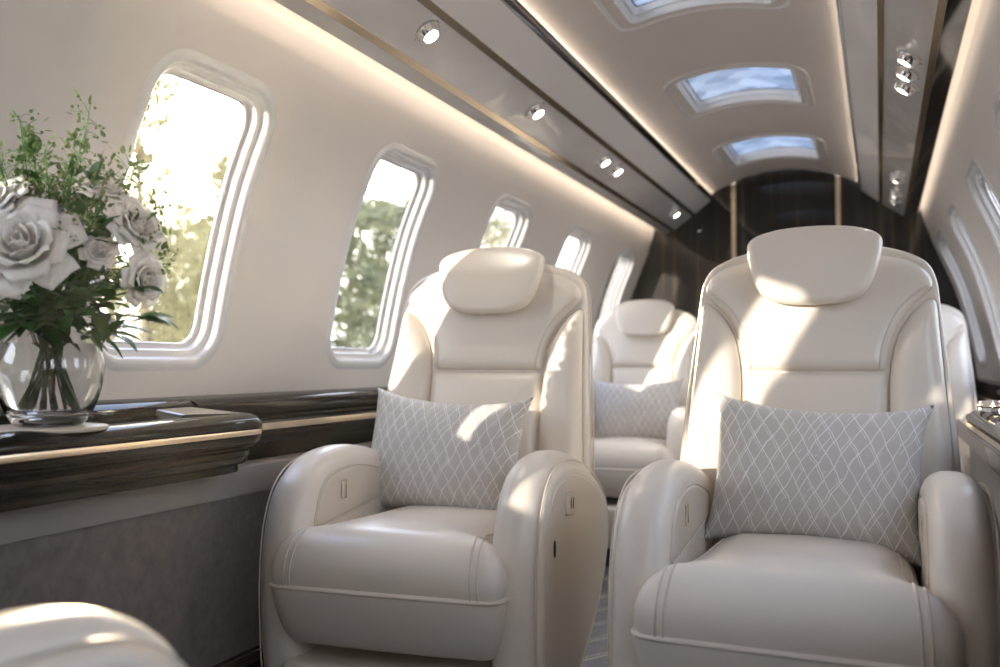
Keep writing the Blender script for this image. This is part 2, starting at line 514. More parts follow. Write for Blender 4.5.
winframe_prof = [(-.028, 0), (-.020, -.0025), (-.011, -.0042), (-.004, -.003), (0, .001), (.002, .007), (.0035, .015), (.006, .018), (.010, .019), (.016, .020),
                 (.018, .023), (.019, .034), (.0215, .038), (.028, .0405), (.030, .044), (.031, .048)]
wn = 0
for side, sname in ((-1, 'left'), (1, 'right')):
    b = MB(); mp = lambda y, z, s=side: wall_pt(s, y, z)
    for c in WC:
        holed_bay(b, mp, (c - .43, c + .43, WZ0, WZ1), rrect(c, WCZ, WHY + .012, WHZ + .012, WR + .012))
    strip(b, mp, Y0, WC[-1] + .43, np.linspace(WZ1, 1.96, 14)); strip(b, mp, Y0, WC[-1] + .43, [.60, .65, .70, .75])
    w = b.build('wall_' + sname, M['wall'], merge=2e-4); tag(w, kind='structure')
    for c in WC:
        wn += 1
        root = empty('window_%d' % wn, wall_pt(side, c, WCZ)); tag(root, kind='structure')
        o3 = Vector(root.location)
        fb = MB(); rows = []
        for (ins, dep) in winframe_prof:
            pts = rrect(c, WCZ, WHY - ins, WHZ - ins, max(WR - ins, .02)); rows.append([len(fb.v) + k for k in range(len(pts))])
            fb.v += [tuple(Vector(wall_pt(side, y, z, dep)) - o3) for y, z in pts]
        for a, d in zip(rows[:-1], rows[1:]):
            for i in range(len(a)): j = (i + 1) % len(a); fb.f.append((a[i], a[j], d[j], d[i]))
        fb.build('window_frame', M['frame_white'], root, angle=40)
        # thin chrome bead around the glass
        pts = rrect(c, WCZ, WHY - .029, WHZ - .029, WR - .029)
        tube('window_bead', [Vector(wall_pt(side, y, z, .041)) - o3 for y, z in pts], .0014, M['chrome'], root, closed=True, seg=6)
        pb = MB(); pts = rrect(c, WCZ, WHY - .030, WHZ - .030, WR - .030)
        n = len(pts)
        for t in (1, .66, .33, 0):
            for (y, z) in pts: pb.v.append(tuple(Vector(wall_pt(side, c + (y - c) * t, WCZ + (z - WCZ) * t, .0465)) - o3))
        for k in range(3):
            for i in range(n): j = (i + 1) % n; pb.f.append((k * n + i, k * n + j, (k + 1) * n + j, (k + 1) * n + i))
        pb.build('window_pane', M['pane'], root, merge=1e-4)
        # outer skin of the fuselage round the opening, so the wall has thickness
# outer fuselage skin: blocks light between lining and frames
for side, sname in ((-1, 'left'), (1, 'right')):
    b = MB(); mp = lambda y, z, s=side: wall_pt(s, y, z, .052)
    for c in WC:
        holed_bay(b, mp, (c - .43, c + .43, WZ0, WZ1), rrect(c, WCZ, WHY - .029, WHZ - .029, WR - .029))
    strip(b, mp, Y0, WC[-1] + .43, np.linspace(WZ1, 1.96, 14)); strip(b, mp, Y0, WC[-1] + .43, [.60, .65, .70, .75])
    strip(b, lambda y, z, s=side: (XC + s * 1.085, y, z), Y0, WC[-1] + .43, [-.02, .3, .60])
    tag(b.build('trim_%d' % (20 + (side > 0)), M['frame_white'], merge=2e-4), kind='structure')

# lower side walls, kick boards, floor
for side, sname in ((-1, 'left'), (1, 'right')):
    X = XC + side * .82
    band = extrude_y('trim_%d' % (1 + (side > 0)), [(X, .588), (X - side * .010, .588), (X - side * .010, .650), (X + side * .02, .652), (X + side * .06, .652), (X + side * .06, .588)], Y0, Y1, M['suede_light'])
    tag(band, kind='structure')
    lw = extrude_y('wall_lower_%s' % sname, [(X, .22), (X, .590), (X + side * .05, .590), (X + side * .05, .22)], Y0, Y1, M['suede'])
    tag(lw, kind='structure')
    p = [(X + side * .02, 0), (X - side * .016, 0)]
    for k in range(5): z = .01 + k * .045; p += [(X - side * .016, z), (X - side * .020, z + .006), (X - side * .020, z + .03), (X - side * .016, z + .036)]
    p += [(X - side * .01, .23), (X + side * .02, .23)]
    tag(extrude_y('baseboard_' + sname, p, Y0, Y1, M['ebony_ledge']), kind='structure')
fl = MB().add(box_geo(XC - 1.1, XC + 1.1, Y0 - .05, Y1 + .05, -.06, 0)).build('floor', M['floor'], smooth=False); tag(fl, kind='structure')

# ceiling vault with skylights
def ceil_z(u): return 2.01 - .112 * (abs(u) / .41) ** 2.0
def ceil_pt(y, u, d=0): 
    return (XC + .015 + u, y, ceil_z(u) + d)
SC = [-.78, .34, 1.46, 2.58, 3.70, 4.82]
b = MB()
CW = .465
for c in SC: holed_bay(b, lambda y, u: ceil_pt(y, u), (c - .56, c + .56, -CW, CW), rrect(c, 0, .235, .222, .035))
us = list(np.linspace(-CW, CW, 25))
strip(b, lambda y, u: ceil_pt(y, u), Y0, SC[0] - .56, us, 1); strip(b, lambda y, u: ceil_pt(y, u), SC[-1] + .56, Y1 + .02, us, 1)
tag(b.build('ceiling', M['ceiling'], merge=2e-4), kind='structure')
sky_prof = [(-.048, 0), (-.046, -.004), (-.040, -.0055), (-.034, -.003), (-.031, .001), (-.006, .002), (-.004, -.003), (.003, -.004), (.007, 0), (.009, .018), (.016, .020), (.019, .040), (.024, .042)]
for i, c in enumerate(SC):
    wn += 1
    root = empty('window_%d' % wn, ceil_pt(c, 0)); tag(root, kind='structure'); o3 = Vector(root.location)
    fb = MB(); rows = []
    for (ins, dep) in sky_prof:
        pts = rrect(c, 0, .235 - ins, .222 - ins, max(.035 - ins, .008)); rows.append([len(fb.v) + k for k in range(len(pts))])
        fb.v += [tuple(Vector(ceil_pt(y, u, dep)) - o3) for y, u in pts]
    for a, d in zip(rows[:-1], rows[1:]):
        for k in range(len(a)): j = (k + 1) % len(a); fb.f.append((a[k], a[j], d[j], d[k]))
    fb.build('skylight_frame', M['frame_white'], root, angle=40)
    pb = MB(); pts = rrect(c, 0, .235 - .021, .222 - .021, .014); n = len(pts)
    for t in (1, .75, .5, .25, 0):
        for (y, u) in pts: pb.v.append(tuple(Vector(ceil_pt(c + (y - c) * t, u * t, .0405)) - o3))
    for k in range(4):
        for q in range(n): j = (q + 1) % n; pb.f.append((k * n + q, k * n + j, (k + 1) * n + j, (k + 1) * n + q))
    pb.build('skylight_pane', M['sky_pane'], root, merge=1e-4)
# roof skin above the vault edges
for side in (-1, 1):
    tag(extrude_y('trim_%d' % (4 + (side > 0)), [(XC + .015 + side * (x + .012), z) for x, z in ((.44, 1.86), (.47, 1.86), (.56, 1.99), (.42, 2.0), (.42, 1.94), (.445, 1.90))], Y0, Y1, M['ceiling']), kind='structure')

# overhead soffits: outer gloss strip, gold, lamp panel, gold, satin panel, black lip
def soffit(side):
    XS = XC + (.03 if side > 0 else 0)
    S = lambda pts: [(XS + side * x, z) for x, z in pts]
    nm = 30 if side < 0 else 40
    ye = Y1
    tag(extrude_y('trim_%d' % nm, S([(.680, 1.6705), (.632, 1.687), (.632, 1.70), (.676, 1.686), (.682, 1.684), (.684, 1.674)]), Y0, ye, M['pearl'] if side < 0 else M['black_gloss']), kind='structure')
    tag(extrude_y('trim_%d' % (nm + 1), S([(.635, 1.682), (.619, 1.6935), (.617, 1.703), (.637, 1.703)]), Y0, ye, M['gold']), kind='structure')
    tag(extrude_y('trim_%d' % (nm + 2), S([(.621, 1.694), (.506, 1.776), (.506, 1.79), (.621, 1.708)]), Y0, ye, M['pearl']), kind='structure')
    tag(extrude_y('trim_%d' % (nm + 3), S([(.510, 1.770), (.494, 1.782), (.492, 1.795), (.511, 1.79)]), Y0, ye, M['gold']), kind='structure')
    tag(extrude_y('trim_%d' % (nm + 4), S([(.496, 1.783), (.402, 1.858), (.402, 1.875), (.496, 1.80)]), Y0, ye, M['soffit_matte']), kind='structure')
    tag(extrude_y('trim_%d' % (nm + 5), S([(.404, 1.856), (.393, 1.868), (.389, 1.884), (.393, 1.886), (.404, 1.876)]), Y0, ye, M['black_gloss']), kind='structure')
    tag(extrude_y('trim_%d' % (nm + 6), S([(.3905, 1.8785), (.3885, 1.8865), (.3915, 1.8885), (.394, 1.884)]), Y0, ye, M['gold']), kind='structure')
    # cove light strips: tucked behind the lip, one for the vault, one for the wall
    tag(extrude_y('cove_light_strip', S([(.402, 1.879), (.432, 1.872), (.432, 1.868), (.402, 1.875)]), Y0, ye - .01, M['cove'], closed=True),
        'warm light strip hidden behind the black lip along the %s edge of the vaulted ceiling' % ('window side, left' if side < 0 else 'right'), 'light')
    tag(extrude_y('cove_light_strip', S([(.684, 1.702), (.706, 1.702), (.706, 1.707), (.684, 1.707)] if side < 0 else [(.664, 1.697), (.668, 1.697), (.668, 1.722), (.664, 1.722)]), Y0, ye - .01, M['cove_wall'] if side < 0 else M['cove_right'], closed=True),
        'warm light strip above the %s cabin windows behind the soffit edge' % ('left' if side < 0 else 'right'), 'light')
soffit(-1); soffit(1)

# front bulkhead (dark ebony) and rear bulkhead
bk = MB().add(box_geo(XC - 1.1, XC + 1.1, Y1, Y1 + .05, -.02, 2.1)).build('wall_front', M['ebony_wall'], smooth=False); tag(bk, kind='structure')
def front_x(px, d=5.2):
    r = (px - 500) / 900; th = R(22.9); dx = (math.cos(th) * r - math.sin(th)); dy = (math.sin(th) * r + math.cos(th)); return dx * Y1 / dy
xs1, xs2 = front_x(735), front_x(840)
for k, x in enumerate((xs1, xs2)):
    t = MB().add(box_geo(x - .013, x + .013, Y1 - .012, Y1 + .002, 0, 2.05)).build('trim_%d' % (50 + k), M['gold'], smooth=False); bevel(t, .002); tag(t, kind='structure')
t = MB().add(box_geo(xs1 + .045, xs1 + .058, Y1 - .008, Y1 + .002, 0, 2.05)).build('trim_52', M['black_gloss'], smooth=False); tag(t, kind='structure')
for x0, x1, k in ((xs1 + .06, xs2 - .016, 53),):
    dpan = MB().add(box_geo(x0, x1, Y1 - .006, Y1 + .001, .05, 2.05)).build('door_1', M['ebony_wall'], smooth=False); tag(dpan, kind='structure')
rb_ = MB().add(box_geo(XC - 1.1, XC + 1.1, Y0 - .05, Y0, -.02, 2.1)).build('wall_back', M['wall'], smooth=False); tag(rb_, kind='structure')

# ------------------------------------------------------------------ side ledges (black lacquer)
def spline2(pts, n=6): return [tuple(p) for p in catmull(pts, n, closed=False)]
def side_ledge(side, y_a, y_step, y_b, label_front, label_back, OUT=.65, back=0.):
    W = lambda x: XC + side * x
    parts = []
    # rear run along the wall: x measured as half-width from centre line
    root = empty('side_ledge', (0, y_step, 0)); tag(root, label_back, 'ledge')
    up = [(.985, .808), (.90, .806)] + spline2([(.885, .804), (.868, .796), (.860, .780), (.860, .766)], 4) + [(.868, .758), (.868, .752), (.856, .748), (.850, .742)]
    lo = [(.850, .724), (.856, .716)] + spline2([(.858, .71), (.866, .68), (.884, .65), (.90, .635)], 4) + [(.90, .625), (.985, .625)]
    fb_ = lambda x: x if x > .95 else x + back
    extrude_y('ledge_body', [(W(fb_(x)), z) for x, z in up + lo], 0, y_b - y_step, M['ebony_ledge'], root)
    extrude_y('gold_inlay', [(W(x + back), z) for x, z in ((.853, .742), (.847, .741), (.846, .733), (.847, .725), (.853, .724))], 0, y_b - y_step, M['gold'], root)
    # front cabinet that stands further out, with a sunken top
    root2 = empty('side_console', (0, y_a, 0)); tag(root2, label_front, 'console')
    n = 40; prof1 = []
    nose = spline2([(OUT + .055, .781), (OUT + .03, .779), (OUT + .01, .771), (OUT, .757), (OUT + .001, .746)], 5)
    under = [(OUT + .006, .742), (OUT + .006, .728)] + spline2([(OUT + .002, .724), (OUT + .006, .708), (OUT + .022, .695), (OUT + .04, .69)], 4) + \
            [(OUT + .042, .684), (OUT + .036, .680), (OUT + .036, .668), (OUT + .044, .664)] + spline2([(OUT + .044, .660), (OUT + .05, .646), (OUT + .066, .64)], 3) + [(OUT + .075, .636), (OUT + .075, .618), (1.0, .618)]
    topin = [(1.0, .808), (.91, .807), (.885, .803), (.872, .794), (.868, .782), (.866, .774), (OUT + .075, .774), (OUT + .065, .778)]
    P = [(x, .779 - (.779 - z) * .76 if z < .765 and x < .74 else z) for x, z in topin + nose + under]
    P = [(x, .662 if (x == 1.0 and z < .7) else z) for x, z in P]; P = [(min(x, .983), z) for x, z in P]
    # end rounding: the profile pulls back towards the wall over the last 6 cm
    Ltot = y_step - y_a; ys = [0, Ltot * .5, Ltot - .08] + [Ltot - .08 + .08 * math.sin(R(a)) for a in (15, 30, 45, 60, 72, 82, 90)]
    verts, faces = [], []; m = len(P)
    for y in ys:
        t = max(0, (y - (Ltot - .08)) / .08); pull = .08 * (1 - math.sqrt(max(0, 1 - t * t))) if t > 0 else 0
        for x, z in P:
            k = max(0, min(1, (.80 - x) / (.80 - OUT)))
            verts.append((W(x + pull * k), y, z))
    for a in range(len(ys) - 1):
        for i in range(m): j = (i + 1) % m; faces.append((a * m + i, a * m + j, (a + 1) * m + j, (a + 1) * m + i))
    faces.append(tuple(range(m))); faces.append(tuple((len(ys) - 1) * m + i for i in range(m))[::-1])
    mesh_obj('console_body', verts, faces, M['ebony_ledge'], root2, angle=32)
    # gold line following the nose, wrapping the end
    verts, faces = [], []
    G = [(OUT + .003, .743), (OUT - .003, .742), (OUT - .004, .735), (OUT - .003, .728), (OUT + .003, .727)]
    G = [(x, .779 - (.779 - z) * .76) for x, z in G]
    for y in ys:
        t = max(0, (y - (Ltot - .08)) / .08); pull = .08 * (1 - math.sqrt(max(0, 1 - t * t))) if t > 0 else 0
        for x, z in G: verts.append((W(x + .003 + pull), y, z))
    g = len(G)
    for a in range(len(ys) - 1):
        for i in range(g): j = (i + 1) % g; faces.append((a * g + i, a * g + j, (a + 1) * g + j, (a + 1) * g + i))
    mesh_obj('gold_inlay', verts, faces, M['gold'], root2)
    # raised wedge at the end of the sunken tray
    eb = MB(); ye = Ltot - .03
    x0, x1 = W(OUT + .055), W(.84)
    eb.v += [(x0, ye, .769), (x1, ye - .02, .769), (x1, ye - .13, .769), (W(OUT + .10), ye - .15, .769), (x0, ye, .780), (x1, ye - .02, .792), (x1, ye - .12, .792), (W(OUT + .10), ye - .14, .784)]
    eb.f += [(0, 1, 2, 3), (4, 5, 6, 7), (0, 1, 5, 4), (1, 2, 6, 5), (2, 3, 7, 6), (3, 0, 4, 7)]
    w = eb.build('tray_end', M['black_gloss'], root2, smooth=False); bevel(w, .003, 3)
    return root, root2
side_ledge(-1, Y0, 1.57, Y1, 'black lacquered side console with gold inlay, standing out under the vase of roses', 'slim black lacquered ledge with gold line behind the left armchair, under the left windows')
side_ledge(1, Y0, 2.42, Y1, 'dark glossy side console with metal edge at right behind the right armchair', 'slim black lacquered ledge far along the right wall', OUT=.70, back=.075)

# ------------------------------------------------------------------ downlights
def downlight(proto, loc, nrm, label, group):
    if proto is None:
        r_ = empty('downlight')
        MB().add(lathe_geo([(.030, -.004), (.034, -.001), (.035, .004), (.033, .010), (.028, .020), (.024, .026), (.021, .026), (.020, .018), (.021, .006), (.021, -.004)], 40)).build('ring', M['chrome'], r_)
        MB().add(lathe_geo([(.0205, .013), (.019, .017), (.013, .019), (.0001, .020)], 32)).build('lens', M['lamp'], r_, merge=1e-4)
        for s in (-1, 1):
            e = MB().add(box_geo(s * .033 - .006, s * .033 + .006, -.006, .006, -.002, .006)).build('clip', M['chrome'], r_, smooth=False); bevel(e, .002)
        MB().add(lathe_geo([(.0001, .002), (.040, .002), (.0415, .0005), (.0415, -.003)], 40)).build('mounting_plate', M['pearl'], r_, merge=1e-4)
        ld = bpy.data.lights.new('lamp', 'SPOT'); ld.energy = 5; ld.color = (1, .90, .78); ld.spot_size = R(110); ld.spot_blend = .8; ld.shadow_soft_size = .016
        lo = bpy.data.objects.new('lamp', ld); COL.objects.link(lo); lo.parent = r_; lo.location = (0, 0, .024); lo.rotation_euler = (math.pi, 0, 0)
    else: r_ = copy_tree(proto)
    r_.location = loc; r_.rotation_mode = 'QUATERNION'
    r_.rotation_quaternion = Vector((0, 0, 1)).rotation_difference(Vector(nrm).normalized())
    tag(r_, label, 'light', group)
    return r_
def lamp_on_soffit(side, y, xh=.548):
    z = 1.776 - (xh - .506) * (1.776 - 1.694) / (.621 - .506)
    n = Vector((-side * (1.776 - 1.694), 0, -(.621 - .506))).normalized()
    return (XC + (.03 if side > 0 else 0) + side * xh, y, z), n
dl = None
left_labels = ['chrome downlight nearest the camera in the left soffit, alone', 'second chrome downlight along the left soffit, alone between the nearest and the pair',
               'nearer one of the paired downlights in the left soffit', 'farther one of the paired downlights in the left soffit', 'last downlight in the left soffit, closest to the dark front bulkhead']
right_labels = ['nearest of the three chrome downlights grouped close in the right soffit', 'middle of the three nearer downlights in the right soffit', 'farthest of the three nearer downlights in the right soffit',
                'nearest of the three distant downlights in the right soffit by the bulkhead', 'middle of the three distant downlights in the right soffit', 'last of the right soffit downlights, closest to the dark front bulkhead']
for y, lb in zip((2.04, 2.83, 3.64, 3.84, 5.08), left_labels):
    loc, n = lamp_on_soffit(-1, y); dl_ = downlight(dl, loc, n, lb, 'downlights in the left soffit'); dl = dl or dl_
for y, lb in zip((2.68, 2.82, 2.96, 4.44, 4.84, 5.03), right_labels):
    loc, n = lamp_on_soffit(1, y, .575); downlight(dl, loc, n, lb, 'downlights in the right soffit')

# ------------------------------------------------------------------ the armchair
def yb(v):   # depth of the backrest's front plane at height v
    return float(np.interp(v, [.30, .50, .65, .80, .95, 1.05, 1.20], [.575, .590, .607, .642, .690, .722, .765]))
def back_map(off=0.):
    def f(u, v, h): return (u, yb(v) - off - h - .9 * max(0, abs(u) - .12) ** 2, v - .15 * h * (v - .5) )
    return f
def mir(pts): return [(u, v) for u, v in pts] + [(-u, v) for u, v in reversed(pts) if abs(u) > 1e-6]

def surface_path(bvh, rays, lift=.0008):
    out = []
    for o, d in rays:
        h = bvh.ray_cast(Vector(o), Vector(d))
        if h[0] is not None: out.append(h[0] + h[1] * lift * (1 if h[1].dot(Vector(d)) < 0 else -1))
    return out
def bvh_of(o):
    bm = bmesh.new(); bm.from_mesh(o.data); t = BVHTree.FromBMesh(bm); bm.free(); return t

def inset(pts, k):
    O = np.array(pts); n = len(O); out = []
    area = .5 * sum(O[i][0] * O[(i + 1) % n][1] - O[(i + 1) % n][0] * O[i][1] for i in range(n))
    s = 1 if area > 0 else -1
    for i in range(n):
        t = O[(i + 1) % n] - O[i - 1]; t = t / max(np.linalg.norm(t), 1e-9)
        out.append(O[i] + s * k * np.array([-t[1], t[0]]))
    return np.array(out)

ARM_T = .092; ARM_X = .252      # thickness and centre offset of the arm pads
arm_outline = [(.015, .22), (-.002, .34), (-.004, .45), (.010, .55), (.050, .630), (.120, .678), (.21, .694), (.32, .690), (.44, .668), (.56, .632), (.665, .585), (.735, .535), (.765, .47), (.748, .39), (.69, .315), (.58, .24), (.44, .18), (.28, .14), (.08, .14)]

def make_armchair():
    root = empty('armchair')
    Lr, Sm = M['leather'], M['leather_seam']
    # --- arms
    aO = resample(catmull(arm_outline, 8), 150)
    for s in (-1, 1):
        mp = lambda u, v, h, s=s: (s * (ARM_X + h), u, v)
        arm = pad('armrest', arm_outline, mp, Lr, root, H=ARM_T / 2, r=.044, back=ARM_T / 2, rb=.044, n=150, spine=((.25, .42), (.5, .40)), power=2.3)
        # second, slimmer shell on the outside with welt lines
        o1 = inset(aO, .026)
        sh = pad('side_shell', [tuple(p) for p in o1], lambda u, v, h, s=s: (s * (ARM_X + ARM_T / 2 - .006 + h), u, v), M['leather'], arm, H=.016, r=.016, back=.01, n=140, raw=True, spine=((.25, .42), (.5, .40)))
        o2 = inset(aO, .052)
        pn = pad('side_panel', [tuple(p) for p in o2], lambda u, v, h, s=s: (s * (ARM_X + ARM_T / 2 + .006 + h), u, v), M['leather_panel'], arm, H=.0055, r=.006, back=.01, n=140, raw=True, spine=((.25, .42), (.5, .40)), crown=.003)
        X = ARM_X + ARM_T / 2
        tube('piping', [(s * (X + .0085), p[0], p[1]) for p in inset(aO, .0485)], .0022, Sm, arm, closed=True, seg=6)
        tube('piping', [(s * (X + .0035), p[0], p[1]) for p in inset(aO, .020)], .0018, Sm, arm, closed=True, seg=6)
        # recline switch plate and slot on the outside panel
        pl = pad('switch_plate', rrect(.245, .585, .038, .026, .006), lambda u, v, h, s=s: (s * (X + .0165 + h), u, v - .12 * (u - .245)), M['leather_panel'], arm, H=.003, r=.004, back=.004, n=60, raw=True)
        for du in (-.014, .006):
            kb = pad('switch', rrect(.248 + du, .586, .008, .013, .002), lambda u, v, h, s=s: (s * (X + .0195 + h), u, v - .12 * (u - .245)), M['chrome'], pl, H=.002, r=.002, back=.002, n=40, raw=True)
        pad('slot', [(.105, .515), (.112, .53), (.118, .515), (.112, .495)], lambda u, v, h, s=s: (s * (X + .0145 + h), u, v), M['rubber'], arm, H=.003, r=.002, back=.003, n=40)
        # bright metal strip along the lower rear edge
        o3 = [p for p in inset(aO, .016) if (p[1] < .47 and p[0] > .40)]
        if o3:
            o3.sort(key=lambda p: p[1])
            tube('metal_strip', [(s * (X - .001), p[0], p[1]) for p in o3], .005, M['chrome'], arm, seg=8)
        # storage pocket with a pull on the inner face
        pk = [(.085, .535), (.088, .575), (.105, .612), (.145, .636), (.21, .646), (.30, .643), (.40, .622), (.46, .60), (.46, .565), (.34, .552), (.2, .540)]
        pO = resample(catmull(pk, 8), 100)
        pkt = pad('inner_panel', pk, lambda u, v, h, s=s: (s * (ARM_X - ARM_T / 2 + .003 - h), u, v), M['leather_panel'], arm, H=.007, r=.006, back=.004, n=100, spine=((.15, .59), (.4, .59)))
        tube('piping', [(s * (ARM_X - ARM_T / 2 - .001), p[0], p[1]) for p in inset(pO, -.003)], .002, Sm, arm, closed=True, seg=6)
        tube('pull_tab', [(s * (ARM_X - ARM_T / 2 - .0055), u, v) for u, v in rrect(.20, .600, .011, .020, .002, 3)], .0012, M['gold'], arm, closed=True, seg=6)
    # --- seat cushion (upper) and front roll (lower)
    cz = .433
    T = [(0, -.058), (.12, -.057), (.205, -.053), (.238, -.041), (.249, -.014), (.248, .028), (.232, .052), (.214, .075), (.204, .12), (.202, .3), (.202, .50), (.19, .585), (0, .60)]
    Tf = mir(T)
    up = pad('seat_cushion', Tf, lambda u, v, h: (u, v, cz + .032 + h - .05 * max(0, v - .1)), Lr, root, H=.080, r=.085, back=.035, rb=.012, crown=.018, n=200, spine=((0, .10), (0, .45)), power=2.0)
    T2 = [(0, -.060), (.12, -.059), (.205, -.053), (.243, -.034), (.250, -.004), (.25, .05), (.25, .30), (0, .30)]
    lowf = pad('front_roll', mir(T2), lambda u, v, h: (u * (1 - .03 * (h < 0) * min(1, -h / .12)), v + (.02 * (-h / .12) if h < 0 else 0), cz + h), Lr, root, H=.014, r=.014, back=.118, rb=.035, n=180, spine=((0, .10), (0, .2)))
    # welts
    bu = bvh_of(up)
    wl = []
    Tw = resample(catmull(Tf, 8), 200)
    wf = inset(Tw, -.001); wf = [p for p in wf if p[1] < .05]
    wf.sort(key=lambda p: math.atan2(p[0], .25 - p[1]))
    tube('piping', [(p[0], p[1], cz + .004) for p in wf], .0035, Sm, up, seg=8)
    for sx in (-1, 1):
        for x in (.160, .174):
            rays = []
            for k in range(60):
                if k < 34: y = .56 - (.56 - .10) * k / 33; rays.append(((sx * (x + .010 * min(1, (.56 - y) / .3)), y, .9), (0, 0, -1)))
                else:
                    a = R(90 - 90 * (k - 33) / 26); xx = sx * (x + .012 + .02 * math.cos(a))
                    rays.append(((xx, .10 - math.cos(a) * .5, .40 + math.sin(a) * .5), (0, math.cos(a), -math.sin(a))))
            p = surface_path(bu, rays)
            if len(p) > 3: tube('piping', p, .0019, Sm, up, seg=6)
    # --- lower body, base, swivel foot
    pad('seat_base', mir([(0, -.03), (.15, -.028), (.222, -.012), (.236, .03), (.236, .36), (.20, .46), (0, .48)]), lambda u, v, h: (u, v + .04 * (-h / .2 if h < 0 else 0), .26 + h), Lr, root, H=.02, r=.02, back=.17, rb=.03, n=140, spine=((0, .15), (0, .45)))
    pad('swivel_base', mir([(0, .08), (.16, .10), (.2, .16), (.2, .46), (.16, .54), (0, .56)]), lambda u, v, h: (u, v, .06 + h), M['rubber'], root, H=.05, r=.05, back=.06, n=80)
    # --- backrest shell
    shell = [(0, 1.166), (.10, 1.162), (.165, 1.149), (.212, 1.130), (.242, 1.106), (.257, 1.066), (.263, 1.0), (.271, .90), (.281, .78), (.289, .66), (.288, .52), (.275, .42), (.22, .36), (0, .35)]
    def shell_map(u, v, h):
        y = yb(v) - .018 - .9 * max(0, abs(u) - .12) ** 2
        if h >= 0: return (u, y - h, v)
        return (u * (1 + .05 * h), y - h * (1.0 - .25 * max(0, (v - .6))), v - .02 * h)
    sh = pad('backrest_shell', mir(shell), shell_map, Lr, root, H=.014, r=.016, back=.145, rb=.06, n=220, spine=((0, .60), (0, .90)))
    shO = resample(catmull(mir(shell), 8), 240)
    for dd, hh in ((.004, -.03), (.002, -.085)):
        tube('piping', [shell_map(p[0], p[1], hh) for p in inset(shO, .0008 if hh > -.05 else .004)], .0022, Sm, sh, closed=True, seg=6)
    bm0 = back_map(.028)
    # bolsters
    bol = [(.158, .40), (.1575, .55), (.1565, .70), (.156, .80), (.159, .868), (.170, .928), (.188, .970), (.210, 1.002), (.232, 1.022), (.247, 1.028), (.2545, 1.014), (.258, .96), (.2635, .87), (.270, .76), (.2765, .65), (.276, .52), (.265, .43), (.225, .385), (.175, .385)]
    for s in (-1, 1):
        pts = [(s * u, v) for u, v in bol]
        bo = pad('side_bolster', pts, bm0, Lr, root, H=.046, r=.042, back=.02, n=150, spine=((s * .217, .46), (s * .222, .90)), power=2.0)
        bO = resample(catmull(pts, 8), 150)
        edge = inset(bO, -.0015)
        tube('piping', [bm0(p[0], p[1], .004) for p in edge], .0018, Sm, bo, closed=True, seg=6)
    # upper panel with shoulders
    upp = [(0, .868), (.10, .868), (.143, .869), (.1525, .876), (.158, .915), (.172, .955), (.193, .992), (.216, 1.020), (.236, 1.040), (.2475, 1.056), (.241, 1.084), (.214, 1.110), (.170, 1.127), (.10, 1.138), (0, 1.142)]
    um = back_map(.026)
    u_ = pad('upper_panel', mir(upp), um, Lr, root, H=.026, r=.028, back=.02, n=220, spine=((-.11, 1.0), (.11, 1.0)), crown=.012)
    bu2 = bvh_of(u_)
    for s in (-1, 1):
        path = catmull([(.136, .874), (.141, .915), (.153, .958), (.174, .998), (.197, 1.026), (.220, 1.046), (.236, 1.058)], 8, closed=False)
        rays = [((s * p[0] * 1.0, -.5, p[1]), (0, 1, 0)) for p in path]
        sp = surface_path(bu2, rays)
        if len(sp) > 3: tube('piping', sp, .0021, Sm, u_, seg=6)
    # lower panel
    lp = [(0, .864), (.10, .864), (.143, .863), (.1525, .852), (.153, .80), (.154, .60), (.154, .44), (.14, .42), (0, .42)]
    pad('lower_panel', mir(lp), um, Lr, root, H=.024, r=.024, back=.02, n=180, spine=((0, .55), (0, .74)), crown=.014)
    # headrest
    hr = [(0, 1.205), (.07, 1.201), (.115, 1.190), (.138, 1.177), (.1470, 1.160), (.144, 1.130), (.133, 1.085), (.117, 1.050), (.096, 1.031), (.06, 1.020), (0, 1.017)]
    def hm(u, v, h): return (u, yb(v) - .086 - h - .35 * u * u + .25 * max(0, v - 1.13), v)
    h_ = pad('headrest', mir(hr), hm, Lr, root, H=.020, r=.015, back=.058, rb=.02, n=180, spine=((-.06, 1.11), (.06, 1.11)), crown=.012)
    hO = resample(catmull(mir(hr), 8), 180)
    tube('piping', [hm(p[0], p[1], .0185) for p in inset(hO, .0085)], .0016, Sm, h_, closed=True, seg=6)
    return root

chair = make_armchair()
G_CH = 'cream leather armchairs of the cabin'
def place_chair(x, y, rz, label, first=False):
    o = chair if first else copy_tree(chair)
    o.location = (x, y, 0); o.rotation_euler = (0, 0, rz)
    tag(o, label, 'armchair', G_CH); return o
RX, RY = -.139, 1.512
LX, LY, LROT = -.907, 1.575, R(5.5)
place_chair(RX, RY, 0, 'large cream leather armchair in the right foreground with a cushion on it, facing the viewer', True)
place_chair(LX, LY, LROT, 'cream leather armchair in the left foreground beside the windows, its outer side panel visible')
FX, FY = -1.045, 3.74
place_chair(FX, FY, R(3), 'smaller-looking cream armchair in the background, seen between the two foreground armchairs')
place_chair(.09, 3.72, 0, 'cream armchair mostly hidden behind the right foreground armchair, by the right wall')
place_chair(-.868, .695, math.pi, 'nearest armchair facing away, only its rounded cream arm shows at the bottom left corner')

